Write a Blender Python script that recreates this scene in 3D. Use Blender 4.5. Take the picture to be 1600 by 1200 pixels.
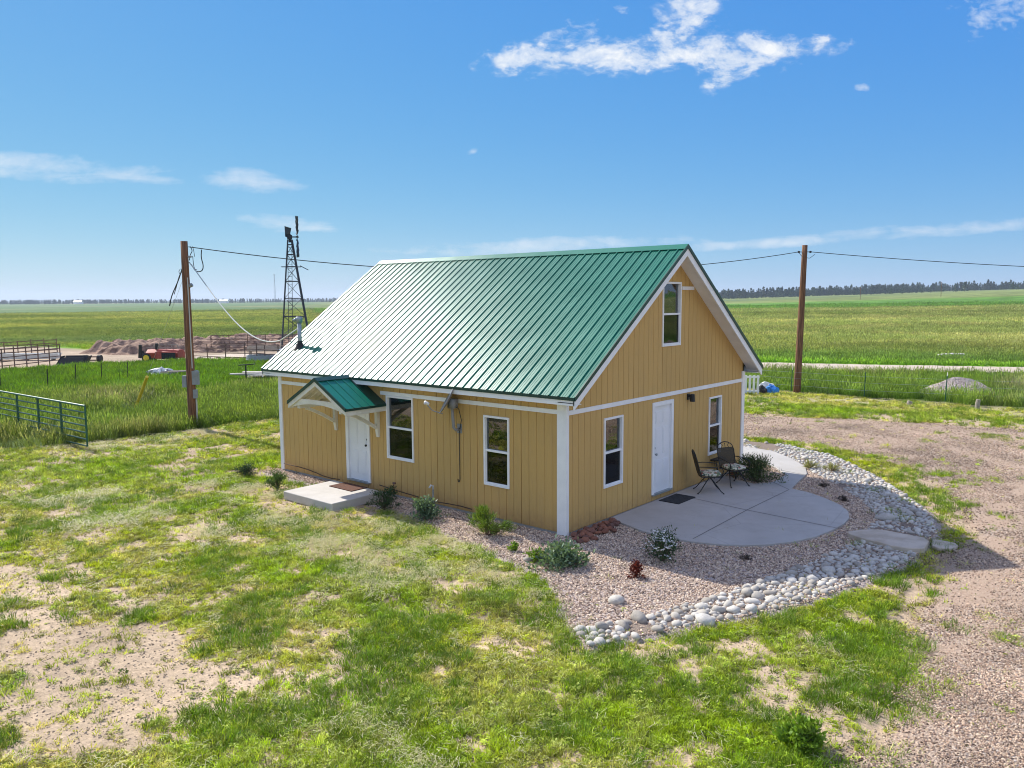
import bpy, bmesh, math, random
import numpy as np
from mathutils import Vector, Matrix
R=math.radians; PI=math.pi
random.seed(7); rng=np.random.default_rng(7)
for o in list(bpy.data.objects): bpy.data.objects.remove(o)
S=bpy.context.scene; COL=S.collection

# ------------------------------------------------------------ camera
F=1235.18; PITCH=-.1074; ROLL=-.0062; YAW=.7059; CAM=Vector((8.9947,-12.1547,4.6488))
fw=Vector((-math.sin(YAW)*math.cos(PITCH),math.cos(YAW)*math.cos(PITCH),math.sin(PITCH)))
_r=Vector((math.cos(YAW),math.sin(YAW),0)); _u=_r.cross(fw)
rt=_r*math.cos(ROLL)+_u*math.sin(ROLL); up=_u*math.cos(ROLL)-_r*math.sin(ROLL)
cd=bpy.data.cameras.new('camera'); cam=bpy.data.objects.new('camera',cd); COL.objects.link(cam)
cam.matrix_world=Matrix(((rt.x,up.x,-fw.x,CAM.x),(rt.y,up.y,-fw.y,CAM.y),(rt.z,up.z,-fw.z,CAM.z),(0,0,0,1)))
cd.sensor_width=36; cd.lens=36*F/1600; cd.clip_start=.1; cd.clip_end=20000
S.camera=cam
def ray(x,y): return fw+rt*((x-800)/F)-up*((y-600)/F)
def G(x,y,z=0.0):                       # survey helper: photo point -> place on the level z
    d=ray(x,y); return CAM+d*((z-CAM.z)/d.z)
def AT(p,x,y):                          # point straight above p whose height matches photo row y
    d=ray(x,y); t=math.hypot(p.x-CAM.x,p.y-CAM.y)/math.hypot(d.x,d.y); return CAM+d*t
def proj(P):
    d=Vector(P)-CAM; z=d.dot(fw); return 800+F*d.dot(rt)/z, 600-F*d.dot(up)/z, z

# ------------------------------------------------------------ light
SUN_EL=R(41); SUNV=Vector((-math.cos(R(4.0))*math.cos(SUN_EL), math.sin(R(4.0))*math.cos(SUN_EL), math.sin(SUN_EL)))
sd=bpy.data.lights.new('sun','SUN'); sd.energy=4.6; sd.angle=R(.55); sd.color=(1,.95,.86)
so=bpy.data.objects.new('sun',sd); COL.objects.link(so); so.rotation_euler=SUNV.to_track_quat('Z','Y').to_euler()
so.location=(0,0,60)
S.view_settings.view_transform='Standard'; S.view_settings.look='None'; S.view_settings.gamma=1
S.view_settings.exposure=.6
S.render.engine='CYCLES'; S.cycles.filter_width=1.05; S.cycles.max_bounces=8
W=bpy.data.worlds.new('World'); S.world=W; W.use_nodes=True
wt=W.node_tree; wt.nodes.clear()
class NT:
    def __init__(s,t): s.t=t
    def n(s,ty,**k):
        o=s.t.nodes.new(ty)
        for a,b in k.items():
            if a.startswith('i_'):
                key=a[2:]; key=int(key) if key.isdigit() else key.replace('_',' ')
                o.inputs[key].default_value=b
            else: setattr(o,a,b)
        return o
    def l(s,a,b): s.t.links.new(a,b)
    def m(s,op,a,b=None,c=None,clamp=False):
        o=s.t.nodes.new('ShaderNodeMath'); o.operation=op; o.use_clamp=clamp
        for i,v in enumerate((a,b,c)):
            if v is None: continue
            if isinstance(v,(int,float)): o.inputs[i].default_value=v
            else: s.l(v,o.inputs[i])
        return o.outputs[0]
    def mix(s,f,a,b,bt='MIX'):
        o=s.t.nodes.new('ShaderNodeMix'); o.data_type='RGBA'; o.blend_type=bt
        for sock,v in ((o.inputs[0],f),(o.inputs[6],a),(o.inputs[7],b)):
            if isinstance(v,(int,float)): sock.default_value=v
            elif isinstance(v,tuple): sock.default_value=(*v[:3],1)
            else: s.l(v,sock)
        return o.outputs[2]
    def ramp(s,f,stops,interp='LINEAR'):
        o=s.t.nodes.new('ShaderNodeValToRGB'); o.color_ramp.interpolation=interp
        e=o.color_ramp.elements
        while len(e)<len(stops): e.new(.5)
        for k,(p,c) in enumerate(stops):
            e[k].position=p; c=(c,c,c) if isinstance(c,(int,float)) else c; e[k].color=(*c,1)
        s.l(f,o.inputs[0]); return o.outputs[0]
    def noise(s,vec,scale,detail=4,rough=.55,dist=0,out=0):
        o=s.n('ShaderNodeTexNoise'); o.inputs['Scale'].default_value=scale; o.inputs['Detail'].default_value=detail
        o.inputs['Roughness'].default_value=rough; o.inputs['Distortion'].default_value=dist
        if vec is not None: s.l(vec,o.inputs['Vector'])
        return o.outputs[out]
w=NT(wt)
sky=w.n('ShaderNodeTexSky',sky_type='NISHITA',sun_disc=False,sun_elevation=SUN_EL)
sky.sun_rotation=math.atan2(SUNV.x,SUNV.y)
sky.altitude=1900; sky.air_density=1.0; sky.dust_density=.6; sky.ozone_density=2.2
tc=w.n('ShaderNodeTexCoord'); gen=tc.outputs['Generated']
def dot(v):
    o=w.n('ShaderNodeVectorMath',operation='DOT_PRODUCT'); w.l(gen,o.inputs[0]); o.inputs[1].default_value=v; return o.outputs['Value']
# clouds live on a fixed compass bearing of the sky; a tangent chart (u,v) of that bearing gives their outline
df=dot(tuple(fw)); dfc=w.m('MAXIMUM',df,.05)
cu=w.m('DIVIDE',dot(tuple(rt)),dfc); cv=w.m('DIVIDE',dot(tuple(up)),dfc)
front=w.m('GREATER_THAN',df,.05)
cx=w.n('ShaderNodeCombineXYZ'); w.l(cu,cx.inputs[0]); w.l(w.m('MULTIPLY',cv,1.7),cx.inputs[1]); chart=cx.outputs[0]
n1=w.noise(chart,13,9,.62,.4); n2=w.noise(chart,45,6,.6,.3)
wob=w.noise(chart,5,3,.5)
def blob(x,y,a,b,rot=0):
    u0=(x-800)/F; v0=(600-y)/F; c,s=math.cos(rot),math.sin(rot)
    du=w.m('SUBTRACT',cu,u0); dv=w.m('SUBTRACT',cv,v0)
    p=w.m('DIVIDE',w.m('ADD',w.m('MULTIPLY',du,c),w.m('MULTIPLY',dv,s)),a/F)
    q=w.m('DIVIDE',w.m('SUBTRACT',w.m('MULTIPLY',dv,c),w.m('MULTIPLY',du,s)),b/F)
    return w.m('SUBTRACT',1,w.m('ADD',w.m('MULTIPLY',p,p),w.m('MULTIPLY',q,q)))
def field(bl):
    f=None
    for b in bl:
        o=blob(*b); f=o if f is None else w.m('SMOOTH_MAX',f,o,.3)
    return f
cum=field([(790,100,50,20,.1),(860,90,80,26,.08),(960,84,95,30),(1060,74,95,36,.05),(1140,82,90,38,-.1),(1230,78,85,20,.06),(1085,20,45,42,-.4),(1130,112,42,24,.25),(1060,5,45,30,.2)])
cumf=w.m('ADD',cum,w.m('ADD',w.m('MULTIPLY',w.m('SUBTRACT',n1,.515),5.6),w.m('MULTIPLY',w.m('SUBTRACT',n2,.5),3.0)))
a1=w.m('MULTIPLY',w.ramp(w.m('ADD',w.m('MULTIPLY',cumf,.45),.14),[(0,0),(.22,.16),(.45,.62),(.85,1)]),.95)
soft=field([(1580,12,85,36,.1),(1348,136,17,6),(972,17,15,8),(880,62,60,22,.3),(740,237,12,5,.4),(1230,60,60,10,0)])
sf=w.m('ADD',soft,w.m('MULTIPLY',w.m('ADD',w.m('SUBTRACT',n1,.56),w.m('MULTIPLY',w.m('SUBTRACT',n2,.53),1.5)),4.5))
a2=w.m('MULTIPLY',w.ramp(w.m('ADD',w.m('MULTIPLY',sf,.4),.1),[(.0,0),(.9,1)]),.6)
cy2=w.n('ShaderNodeCombineXYZ'); w.l(cu,cy2.inputs[0]); w.l(w.m('MULTIPLY',cv,5),cy2.inputs[1])
n3=w.noise(cy2.outputs[0],9,6,.6,.6)
cir=field([(60,262,190,20,-.05),(190,276,110,9,-.08),(390,282,75,20,-.12),(1180,381,330,8,.06),(1450,360,300,11,.065),(1600,350,120,9,.06),(850,385,260,13,.03),(450,350,90,12,-.1)])
cf=w.m('ADD',cir,w.m('MULTIPLY',w.m('ADD',w.m('SUBTRACT',n3,.54),w.m('MULTIPLY',w.m('SUBTRACT',n2,.5),.5)),4.2))
a3=w.m('MULTIPLY',w.ramp(w.m('ADD',w.m('MULTIPLY',cf,.4),.12),[(0,0),(.8,1)]),.55)
al=w.m('MULTIPLY',w.m('MAXIMUM',w.m('MAXIMUM',a1,a2),a3),front)
hs=w.n('ShaderNodeHueSaturation'); hs.inputs['Saturation'].default_value=1.22; hs.inputs['Value'].default_value=1.0
w.l(sky.outputs[0],hs.inputs['Color'])
shade=w.ramp(n1,[(.35,(4.9,5.4,6.1)),(.6,(6.5,6.6,6.7))])
sp3=w.n('ShaderNodeSeparateColor'); w.l(hs.outputs[0],sp3.inputs[0]); cb=w.n('ShaderNodeCombineColor')
for i_,(a_,p_) in enumerate(((.62,.77),(1.44,.50),(4.75,.06))): w.l(w.m('MULTIPLY',w.m('POWER',sp3.outputs[i_],p_),a_),cb.inputs[i_])
base=w.mix(al,cb.outputs[0],shade)
# unseen bright clouds added behind and above the camera to fill shaded walls
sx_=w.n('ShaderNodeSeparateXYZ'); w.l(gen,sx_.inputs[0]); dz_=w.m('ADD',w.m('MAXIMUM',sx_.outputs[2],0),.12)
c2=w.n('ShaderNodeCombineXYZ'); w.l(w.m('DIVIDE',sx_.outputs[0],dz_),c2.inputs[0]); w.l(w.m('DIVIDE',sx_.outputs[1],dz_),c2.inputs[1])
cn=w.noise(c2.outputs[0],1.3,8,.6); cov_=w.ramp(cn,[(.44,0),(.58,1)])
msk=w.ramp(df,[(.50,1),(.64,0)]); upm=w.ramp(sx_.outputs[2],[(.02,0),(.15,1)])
FILL_CLOUDS=w.mix(w.m('MULTIPLY',w.m('MULTIPLY',cov_,msk),w.m('MULTIPLY',upm,.72)),base,(8.6,8.3,7.9))
bg=w.n('ShaderNodeBackground'); bg.inputs[1].default_value=.10; w.l(FILL_CLOUDS,bg.inputs[0])
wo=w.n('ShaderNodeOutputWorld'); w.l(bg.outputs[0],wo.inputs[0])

# ------------------------------------------------------------ materials
def mat(name,base=(.5,.5,.5),rough=.6,metal=0,spec=.5):
    m=bpy.data.materials.new(name); m.use_nodes=True; t=NT(m.node_tree); b=m.node_tree.nodes['Principled BSDF']
    b.inputs['Base Color'].default_value=(*base,1); b.inputs['Roughness'].default_value=rough
    b.inputs['Metallic'].default_value=metal; b.inputs['Specular IOR Level'].default_value=spec
    m['_']=0; return m,t,b
def bump(t,b,h,strength=.3,dist=.01):
    o=t.n('ShaderNodeBump'); o.inputs['Strength'].default_value=strength; o.inputs['Distance'].default_value=dist
    t.l(h,o.inputs['Height']); t.l(o.outputs[0],b.inputs['Normal']); return o
def opos(t): return t.n('ShaderNodeNewGeometry').outputs['Position']
def varied(name,c0,c1,scale=6,rough=.6,metal=0,bs=.25,bd=.004,stretch=(1,1,1),detail=5,spec=.5,lo=.35,hi=.65):
    m,t,b=mat(name,c0,rough,metal,spec)
    mp=t.n('ShaderNodeMapping'); mp.inputs['Scale'].default_value=stretch; t.l(t.n('ShaderNodeTexCoord').outputs['Object'],mp.inputs[0])
    n=t.noise(mp.outputs[0],scale,detail); t.l(t.ramp(n,[(lo,c0),(hi,c1)]),b.inputs['Base Color'])
    n_=t.noise(mp.outputs[0],scale*6,3); bump(t,b,n_,bs,bd)
    t.l(t.m('ADD',t.m('MULTIPLY',n,.25),rough-.12),b.inputs['Roughness'])
    return m
def siding():
    m,t,b=mat('tan_siding',(.5,.33,.15),.75,0,.3)
    P=opos(t); mp=t.n('ShaderNodeMapping'); mp.inputs['Scale'].default_value=(14,14,.8); t.l(P,mp.inputs[0])
    g=t.noise(mp.outputs[0],5,6,.6); big=t.noise(P,.7,3)
    c=t.ramp(g,[(.3,(.54,.34,.115)),(.7,(.61,.395,.14))])
    c=t.mix(t.ramp(big,[(.35,0),(.7,.35)]),c,(.68,.42,.13))
    sx=t.n('ShaderNodeSeparateXYZ'); t.l(P,sx.inputs[0])
    wn=t.n('ShaderNodeTexWhiteNoise',noise_dimensions='1D'); t.l(t.m('ADD',t.m('FLOOR',t.m('DIVIDE',sx.outputs[0],1.2192)),t.m('MULTIPLY',t.m('FLOOR',t.m('DIVIDE',sx.outputs[1],1.2192)),7.3)),wn.inputs['W'])
    c=t.mix(1,c,t.ramp(wn.outputs['Value'],[(0,.91),(1,1.05)]),'MULTIPLY')
    c=t.mix(t.ramp(t.noise(mp.outputs[0],1.1,4,.6),[(.52,0),(.75,.35)]),c,(.45,.30,.14))
    # splash-back dirt near the ground
    dz=t.m('MULTIPLY',t.m('SUBTRACT',1,t.m('MULTIPLY',sx.outputs[2],2.4),None,True),t.ramp(t.noise(P,9,4),[(.3,.15),(.7,.8)]),None,True)
    c=t.mix(dz,c,(.33,.19,.09))
    t.l(c,b.inputs['Base Color']); bump(t,b,g,.35,.004); return m
M={}
M['siding']=siding()
M['trim']=varied('white_trim_paint',(.80,.80,.79),(.88,.88,.87),2.5,.5,0,.15,.002,(1,1,1))
M['door']=varied('white_door_paint',(.78,.79,.80),(.82,.82,.83),2,.4,0,.05,.001)
M['cream']=varied('cream_painted_timber',(.66,.62,.50),(.76,.73,.62),5,.6)
def roofm():
    m,t,b=mat('green_roof_metal',(.006,.12,.08),.33,0,.46)
    P=opos(t); n=t.noise(P,1.3,4,.6); n2=t.noise(P,22,3)
    t.l(t.ramp(n,[(.3,(.004,.14,.09)),(.7,(.006,.175,.115))]),b.inputs['Base Color'])
    t.l(t.m('ADD',t.m('MULTIPLY',n,.14),.265),b.inputs['Roughness'])
    b.inputs['Coat Weight'].default_value=0
    mpw=t.n('ShaderNodeMapping'); mpw.inputs['Scale'].default_value=(1,.25,.25); t.l(P,mpw.inputs[0]); wv=t.noise(mpw.outputs[0],2.4,3,.5)
    sxr=t.n('ShaderNodeSeparateXYZ'); t.l(P,sxr.inputs[0])
    bump(t,b,t.m('ADD',t.m('MULTIPLY',n2,.1),t.m('MULTIPLY',wv,1.6)),.25,.012); return m
M['roof']=roofm()
M['dgreen']=varied('dark_green_flashing',(.004,.035,.024),(.006,.05,.035),4,.4,0,.05)
M['dark']=mat('room_dark',(.02,.02,.02),.9)[0]
M['room']=mat('room_wall',(.10,.09,.08),.9)[0]
M['curtain']=varied('pale_green_curtain',(.55,.66,.55),(.70,.76,.66),3,.9,0,.5,.02,(20,20,.5))
def glass(name='window_glass',tn=(.86,.90,.88,1),k=1.0,a=.04):
    m=bpy.data.materials.new(name); m.use_nodes=True; t=NT(m.node_tree); m.node_tree.nodes.clear()
    tr=t.n('ShaderNodeBsdfTransparent'); tr.inputs[0].default_value=tn
    gl=t.n('ShaderNodeBsdfGlossy'); gl.inputs['Roughness'].default_value=.015; gl.inputs[0].default_value=(.95,.97,1,1)
    fr=t.n('ShaderNodeFresnel'); fr.inputs[0].default_value=1.75
    nn=t.noise(opos(t),2.2,2); bp=t.n('ShaderNodeBump'); bp.inputs['Strength'].default_value=.05; bp.inputs['Distance'].default_value=.05
    t.l(nn,bp.inputs['Height']); t.l(bp.outputs[0],gl.inputs['Normal'])
    mx=t.n('ShaderNodeMixShader'); t.l(t.m('ADD',t.m('MULTIPLY',fr.outputs[0],k),a,None,True),mx.inputs[0]); t.l(tr.outputs[0],mx.inputs[1]); t.l(gl.outputs[0],mx.inputs[2])
    o=t.n('ShaderNodeOutputMaterial'); t.l(mx.outputs[0],o.inputs[0]); return m
M['glass']=glass(); M['screen']=glass('screened_glass',(.22,.23,.23,1),.38,.0)
M['black']=varied('black_wrought_iron',(.012,.012,.013),(.03,.03,.03),12,.5,.3)
M['meshblack']=varied('dark_metal_mesh',(.035,.03,.022),(.07,.055,.035),40,.6,.2)
M['galv']=varied('galvanised_steel',(.30,.33,.34),(.42,.45,.46),8,.45,.6)
M['greybox']=varied('grey_enamel',(.20,.23,.25),(.27,.30,.32),6,.5)
M['dishgrey']=varied('grey_dish_plastic',(.20,.205,.22),(.27,.275,.29),6,.5)
M['whitepl']=varied('white_plastic',(.6,.6,.57),(.72,.72,.68),6,.5)
M['pole']=varied('weathered_pole_wood',(.075,.035,.02),(.30,.15,.08),5,.85,0,.8,.02,(5,5,.35),8,.3,.3,.7)
M['greywood']=varied('grey_weathered_wood',(.25,.21,.17),(.42,.37,.31),6,.9,0,.6,.01,(1,6,6))
M['whitewood']=varied('bleached_lumber',(.55,.50,.44),(.70,.66,.60),5,.85,0,.5,.01)
M['rust']=varied('rusty_pipe',(.10,.06,.045),(.22,.13,.10),9,.8,.2)
M['steel']=varied('dark_tower_steel',(.02,.025,.04),(.05,.055,.075),5,.6,.4)
M['gategreen']=varied('green_powder_coat',(.006,.075,.045),(.015,.11,.065),8,.42)
M['yellow']=varied('yellow_plastic',(.75,.50,.02),(.85,.60,.05),6,.5)
M['red']=varied('faded_red_paint',(.32,.03,.015),(.46,.06,.03),4,.55)
M['rubber']=varied('black_rubber',(.015,.015,.015),(.03,.03,.03),10,.8)
M['conc']=varied('light_concrete',(.45,.42,.38),(.52,.49,.45),3,.85,0,.3,.003,(1,1,1),8)
M['patio']=None
def patiom():
    m,t,b=mat('patio_concrete',(.5,.5,.5),.8,0,.3); P=opos(t)
    a=t.noise(P,.9,5,.6); f=t.noise(P,60,4,.7)
    c=t.ramp(a,[(.3,(.38,.36,.335)),(.7,(.47,.45,.42))]); c=t.mix(t.ramp(f,[(.35,.25),(.65,0)]),c,(.36,.345,.325)); c=t.mix(t.ramp(t.noise(P,2.6,6,.7,.6),[(.50,0),(.72,.5)]),c,(.34,.31,.27))
    v=t.n('ShaderNodeTexVoronoi',feature='DISTANCE_TO_EDGE'); v.inputs['Scale'].default_value=.45; t.l(t.mix(.25,P,t.n('ShaderNodeTexNoise').outputs['Color'],'ADD'),v.inputs['Vector']); c=t.mix(t.ramp(v.outputs['Distance'],[(.0,.35),(.006,0)]),c,(.2,.19,.18))
    t.l(c,b.inputs['Base Color']); bump(t,b,f,.2,.003); return m
M['patio']=patiom()
M['joint']=mat('control_joint',(.16,.155,.15),.9)[0]
M['mat']=varied('dark_door_mat',(.015,.017,.02),(.03,.032,.036),30,.95,0,.8,.004)
M['bmat']=varied('brown_coir_mat',(.07,.025,.012),(.12,.045,.022),30,.95,0,.8,.004)
M['terra']=varied('terracotta',(.28,.09,.05),(.36,.13,.08),8,.8)
M['blue']=varied('blue_tarp',(.01,.13,.45),(.04,.30,.75),5,.4,0,.6,.03)
M['tarp']=varied('grey_white_tarp',(.25,.26,.28),(.75,.76,.78),7,.6,0,.6,.03,(1,1,1),4,.5,.42,.55)
M['cable']=mat('cable_black',(.02,.022,.022),.7)[0]
M['cablegrey']=mat('cable_pale',(.42,.44,.42),.6)[0]
M['brownhose']=mat('brown_hose',(.05,.025,.015),.7)[0]
def cushm():
    m,t,b=mat('floral_cushion',(.5,.5,.4),.9); v=t.n('ShaderNodeTexVoronoi'); v.inputs['Scale'].default_value=22
    t.l(t.n('ShaderNodeTexCoord').outputs['Object'],v.inputs['Vector'])
    s=t.n('ShaderNodeSeparateColor'); t.l(v.outputs['Color'],s.inputs[0])
    t.l(t.ramp(s.outputs[0],[(0,(.60,.56,.42)),(.38,(.16,.20,.10)),(.55,(.62,.58,.46)),(.72,(.10,.13,.10)),(.84,(.35,.10,.08)),(.92,(.6,.58,.5))],'CONSTANT'),b.inputs['Base Color']); return m
M['cushion']=cushm()
# instance-tinted materials (every clump or pebble carries its own colour)
def tinted(name,rough=.6,trans=0.,spec=.3,nz=0):
    m=bpy.data.materials.new(name); m.use_nodes=True; t=NT(m.node_tree); b=m.node_tree.nodes['Principled BSDF']
    a=t.n('ShaderNodeAttribute',attribute_type='INSTANCER',attribute_name='tint')
    c=a.outputs['Color']
    va=t.n('ShaderNodeAttribute',attribute_type='GEOMETRY',attribute_name='leafcol')
    c=t.mix(1.0,c,va.outputs['Color'],'MULTIPLY')
    if nz: c=t.mix(t.ramp(t.noise(t.n('ShaderNodeTexCoord').outputs['Object'],nz,4),[(.3,.45),(.7,0)]),c,t.mix(.5,c,(.1,.09,.08)))
    t.l(c,b.inputs['Base Color']); b.inputs['Roughness'].default_value=rough; b.inputs['Specular IOR Level'].default_value=spec
    if trans:
        tl=t.n('ShaderNodeBsdfTranslucent'); t.l(t.mix(1.,c,(1.25,1.2,.55),'MULTIPLY'),tl.inputs[0])
        mx=t.n('ShaderNodeMixShader'); mx.inputs[0].default_value=trans
        t.l(b.outputs[0],mx.inputs[1]); t.l(tl.outputs[0],mx.inputs[2]); t.l(mx.outputs[0],m.node_tree.nodes['Material Output'].inputs[0])
    return m
M['blade']=tinted('grass_blade',.55,.33,.3)
M['pebble']=tinted('pebble',.85,0,.3)
M['pine']=tinted('pine_foliage',.8,.0,.2)
def leafm(name,c0,c1,sc=7,trans=.3):
    m,t,b=mat(name,c0,.5,0,.35); n=t.noise(t.n('ShaderNodeTexCoord').outputs['Object'],sc,3)
    va=t.n('ShaderNodeAttribute',attribute_type='GEOMETRY',attribute_name='leafcol')
    c=t.mix(1.,t.ramp(n,[(.35,c0),(.65,c1)]),va.outputs['Color'],'MULTIPLY'); t.l(c,b.inputs['Base Color'])
    tl=t.n('ShaderNodeBsdfTranslucent'); t.l(t.mix(1.,c,(1.2,1.2,.6),'MULTIPLY'),tl.inputs[0])
    mx=t.n('ShaderNodeMixShader'); mx.inputs[0].default_value=trans
    t.l(b.outputs[0],mx.inputs[1]); t.l(tl.outputs[0],mx.inputs[2]); t.l(mx.outputs[0],m.node_tree.nodes['Material Output'].inputs[0])
    return m
def rockm(name,c0,c1,c2,sc=5):
    m,t,b=mat(name,c0,.85,0,.3); P=t.n('ShaderNodeTexCoord').outputs['Object']
    oi=t.n('ShaderNodeObjectInfo'); n=t.noise(P,sc,6,.65); f=t.noise(P,40,4,.7)
    c=t.ramp(oi.outputs['Random'],[(0,c0),(.35,c1),(.7,c2),(1,c0)])
    c=t.mix(t.ramp(n,[(.35,.45),(.65,0)]),c,t.mix(.75,c,(.20,.175,.15))); t.l(c,b.inputs['Base Color']); bump(t,b,f,.6,.008); return m
M['cobble']=rockm('river_rock',(.54,.51,.45),(.68,.645,.58),(.36,.325,.28))
M['lava']=rockm('red_rock',(.22,.075,.045),(.30,.11,.06),(.12,.05,.04),8)
M['flag']=varied('sandstone_slab',(.40,.33,.25),(.55,.47,.38),3,.9,0,.6,.01,(1,1,1),8)

# ------------------------------------------------------------ mesh helpers
class MB:
    def __init__(s): s.v=[]; s.f=[]; s.m=[]; s.c=[]; s.cur=0; s.col=(1,1,1)
    def add(s,vs,fs):
        k=len(s.v); s.v+= [tuple(v) for v in vs]
        for f in fs: s.f.append([i+k for i in f]); s.m.append(s.cur); s.c.append(s.col)
    def box(s,a,b):
        x0,y0,z0=a; x1,y1,z1=b
        s.add([(x0,y0,z0),(x1,y0,z0),(x1,y1,z0),(x0,y1,z0),(x0,y0,z1),(x1,y0,z1),(x1,y1,z1),(x0,y1,z1)],
              [(0,3,2,1),(4,5,6,7),(0,1,5,4),(1,2,6,5),(2,3,7,6),(3,0,4,7)])
    def hexa(s,lo,hi):
        n=len(lo); s.add(list(lo)+list(hi),[tuple(range(n-1,-1,-1)),tuple(range(n,2*n))]+[(i,(i+1)%n,n+(i+1)%n,n+i) for i in range(n)])
    def bar(s,a,b,w_,h_,upv=(0,0,1)):
        a=Vector(a); b=Vector(b); d=(b-a).normalized(); u=Vector(upv)
        if abs(d.dot(u))>.98: u=Vector((1,0,0))
        sd_=d.cross(u).normalized(); u=sd_.cross(d)
        q=lambda p:[p+sd_*(i*w_/2)+u*(j*h_/2) for i,j in((-1,-1),(1,-1),(1,1),(-1,1))]
        s.hexa(q(a),q(b))
    def tube(s,pts,r,n=8,cap=True):
        pts=[Vector(p) for p in pts]; rs=r if isinstance(r,(list,tuple)) else [r]*len(pts); k=len(s.v); pu=None
        for i,p in enumerate(pts):
            d=(pts[min(i+1,len(pts)-1)]-pts[max(i-1,0)]).normalized()
            if pu is None: pu=Vector((0,0,1)) if abs(d.z)<.9 else Vector((1,0,0))
            sd_=d.cross(pu).normalized(); pu=sd_.cross(d).normalized()
            s.v+=[tuple(p+(sd_*math.cos(2*PI*j/n)+pu*math.sin(2*PI*j/n))*rs[i]) for j in range(n)]
        for i in range(len(pts)-1):
            for j in range(n):
                s.f.append([k+i*n+j,k+i*n+(j+1)%n,k+(i+1)*n+(j+1)%n,k+(i+1)*n+j]); s.m.append(s.cur); s.c.append(s.col)
        if cap:
            for q in ([k+j for j in range(n)][::-1],[k+(len(pts)-1)*n+j for j in range(n)]): s.f.append(q); s.m.append(s.cur); s.c.append(s.col)
    def lathe(s,prof,n=20,c=(0,0,0)):
        k=len(s.v)
        for r,z in prof: s.v+=[(c[0]+r*math.cos(2*PI*j/n),c[1]+r*math.sin(2*PI*j/n),c[2]+z) for j in range(n)]
        for i in range(len(prof)-1):
            for j in range(n): s.f.append([k+i*n+j,k+i*n+(j+1)%n,k+(i+1)*n+(j+1)%n,k+(i+1)*n+j]); s.m.append(s.cur); s.c.append(s.col)
    def build(s,name,mats,parent=None,loc=None,smooth=False,bevel=0,recalc=True,rot=None,link=True):
        me=bpy.data.meshes.new(name); me.from_pydata(s.v,[],s.f)
        mats=mats if isinstance(mats,(list,tuple)) else [mats]
        for m in mats: me.materials.append(m)
        me.polygons.foreach_set('material_index',s.m)
        if any(c!=(1,1,1) for c in s.c) or mats[0].name in('grass_blade','pebble','pine_foliage') or 'leaf' in mats[0].name:
            at=me.attributes.new('leafcol','FLOAT_COLOR','CORNER'); arr=[]
            for p,c in zip(me.polygons,s.c): arr+= [*c,1]*p.loop_total
            at.data.foreach_set('color',arr)
        if recalc:
            bm=bmesh.new(); bm.from_mesh(me); bmesh.ops.recalc_face_normals(bm,faces=bm.faces); bm.to_mesh(me); bm.free()
        if smooth: me.polygons.foreach_set('use_smooth',[True]*len(me.polygons))
        o=bpy.data.objects.new(name,me)
        if link: COL.objects.link(o)
        if parent is not None: o.parent=parent
        if loc is not None: o.location=loc
        if rot is not None: o.rotation_euler=rot
        if bevel:
            b=o.modifiers.new('bevel','BEVEL'); b.width=bevel; b.segments=1; b.limit_method='ANGLE'; b.angle_limit=R(40)
        return o
def tag(o,label,cat,group=None,kind=None):
    if label: o['label']=label
    if cat: o['category']=cat
    if group: o['group']=group
    if kind: o['kind']=kind
    return o
def thing(name,label,cat,loc=(0,0,0),rz=0,group=None):
    o=bpy.data.objects.new(name,None); COL.objects.link(o); o.location=loc; o.rotation_euler=(0,0,rz); o.empty_display_size=.2
    return tag(o,label,cat,group)
def struct(o): o['kind']='structure'; return o
def dup(root,loc,rz=None,label=None,scale=None,group=None):
    r=root.copy(); COL.objects.link(r); r.location=loc
    if rz is not None: r.rotation_euler=(0,0,rz) if not isinstance(rz,tuple) else rz
    if scale is not None: r.scale=scale if isinstance(scale,(tuple,Vector)) else (scale,)*3
    if label: r['label']=label
    if group: r['group']=group
    for ch in list(root.children):
        c=ch.copy(); COL.objects.link(c); c.parent=r
        for g in list(ch.children):
            d=g.copy(); COL.objects.link(d); d.parent=c
    return r
# value noise in numpy
def _h(ix,iy,seed):
    n=(ix.astype(np.int64)*374761393+iy.astype(np.int64)*668265263+seed*1442695041)&0xffffffff
    n=((n^(n>>13))*1274126177)&0xffffffff; n=n^(n>>16); return (n&0xffff)/65535.
def vn(x,y,sc,seed=0):
    x=np.asarray(x,float)/sc; y=np.asarray(y,float)/sc; ix=np.floor(x); iy=np.floor(y); fx=x-ix; fy=y-iy
    fx=fx*fx*(3-2*fx); fy=fy*fy*(3-2*fy)
    a=_h(ix,iy,seed); b=_h(ix+1,iy,seed); c=_h(ix,iy+1,seed); d=_h(ix+1,iy+1,seed)
    return (a*(1-fx)+b*fx)*(1-fy)+(c*(1-fx)+d*fx)*fy
def fbm(x,y,sc,seed=0,o=4):
    t=0;a=1;s=0
    for i in range(o): t=t+a*vn(x,y,sc/2**i,seed+i*17); s+=a; a*=.5
    return t/s
def sm(x,a,b):
    t=np.clip((np.asarray(x,float)-a)/(b-a),0,1); return t*t*(3-2*t)
def inpoly(x,y,poly):
    x=np.asarray(x,float); y=np.asarray(y,float); r=np.zeros(x.shape,bool); n=len(poly)
    for i in range(n):
        x1,y1=poly[i][:2]; x2,y2=poly[(i+1)%n][:2]
        c=((y1>y)!=(y2>y)); 
        with np.errstate(divide='ignore',invalid='ignore'): xi=(x2-x1)*(y-y1)/((y2-y1) if y2!=y1 else 1e-9)+x1
        r^=c&(x<xi)
    return r
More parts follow.
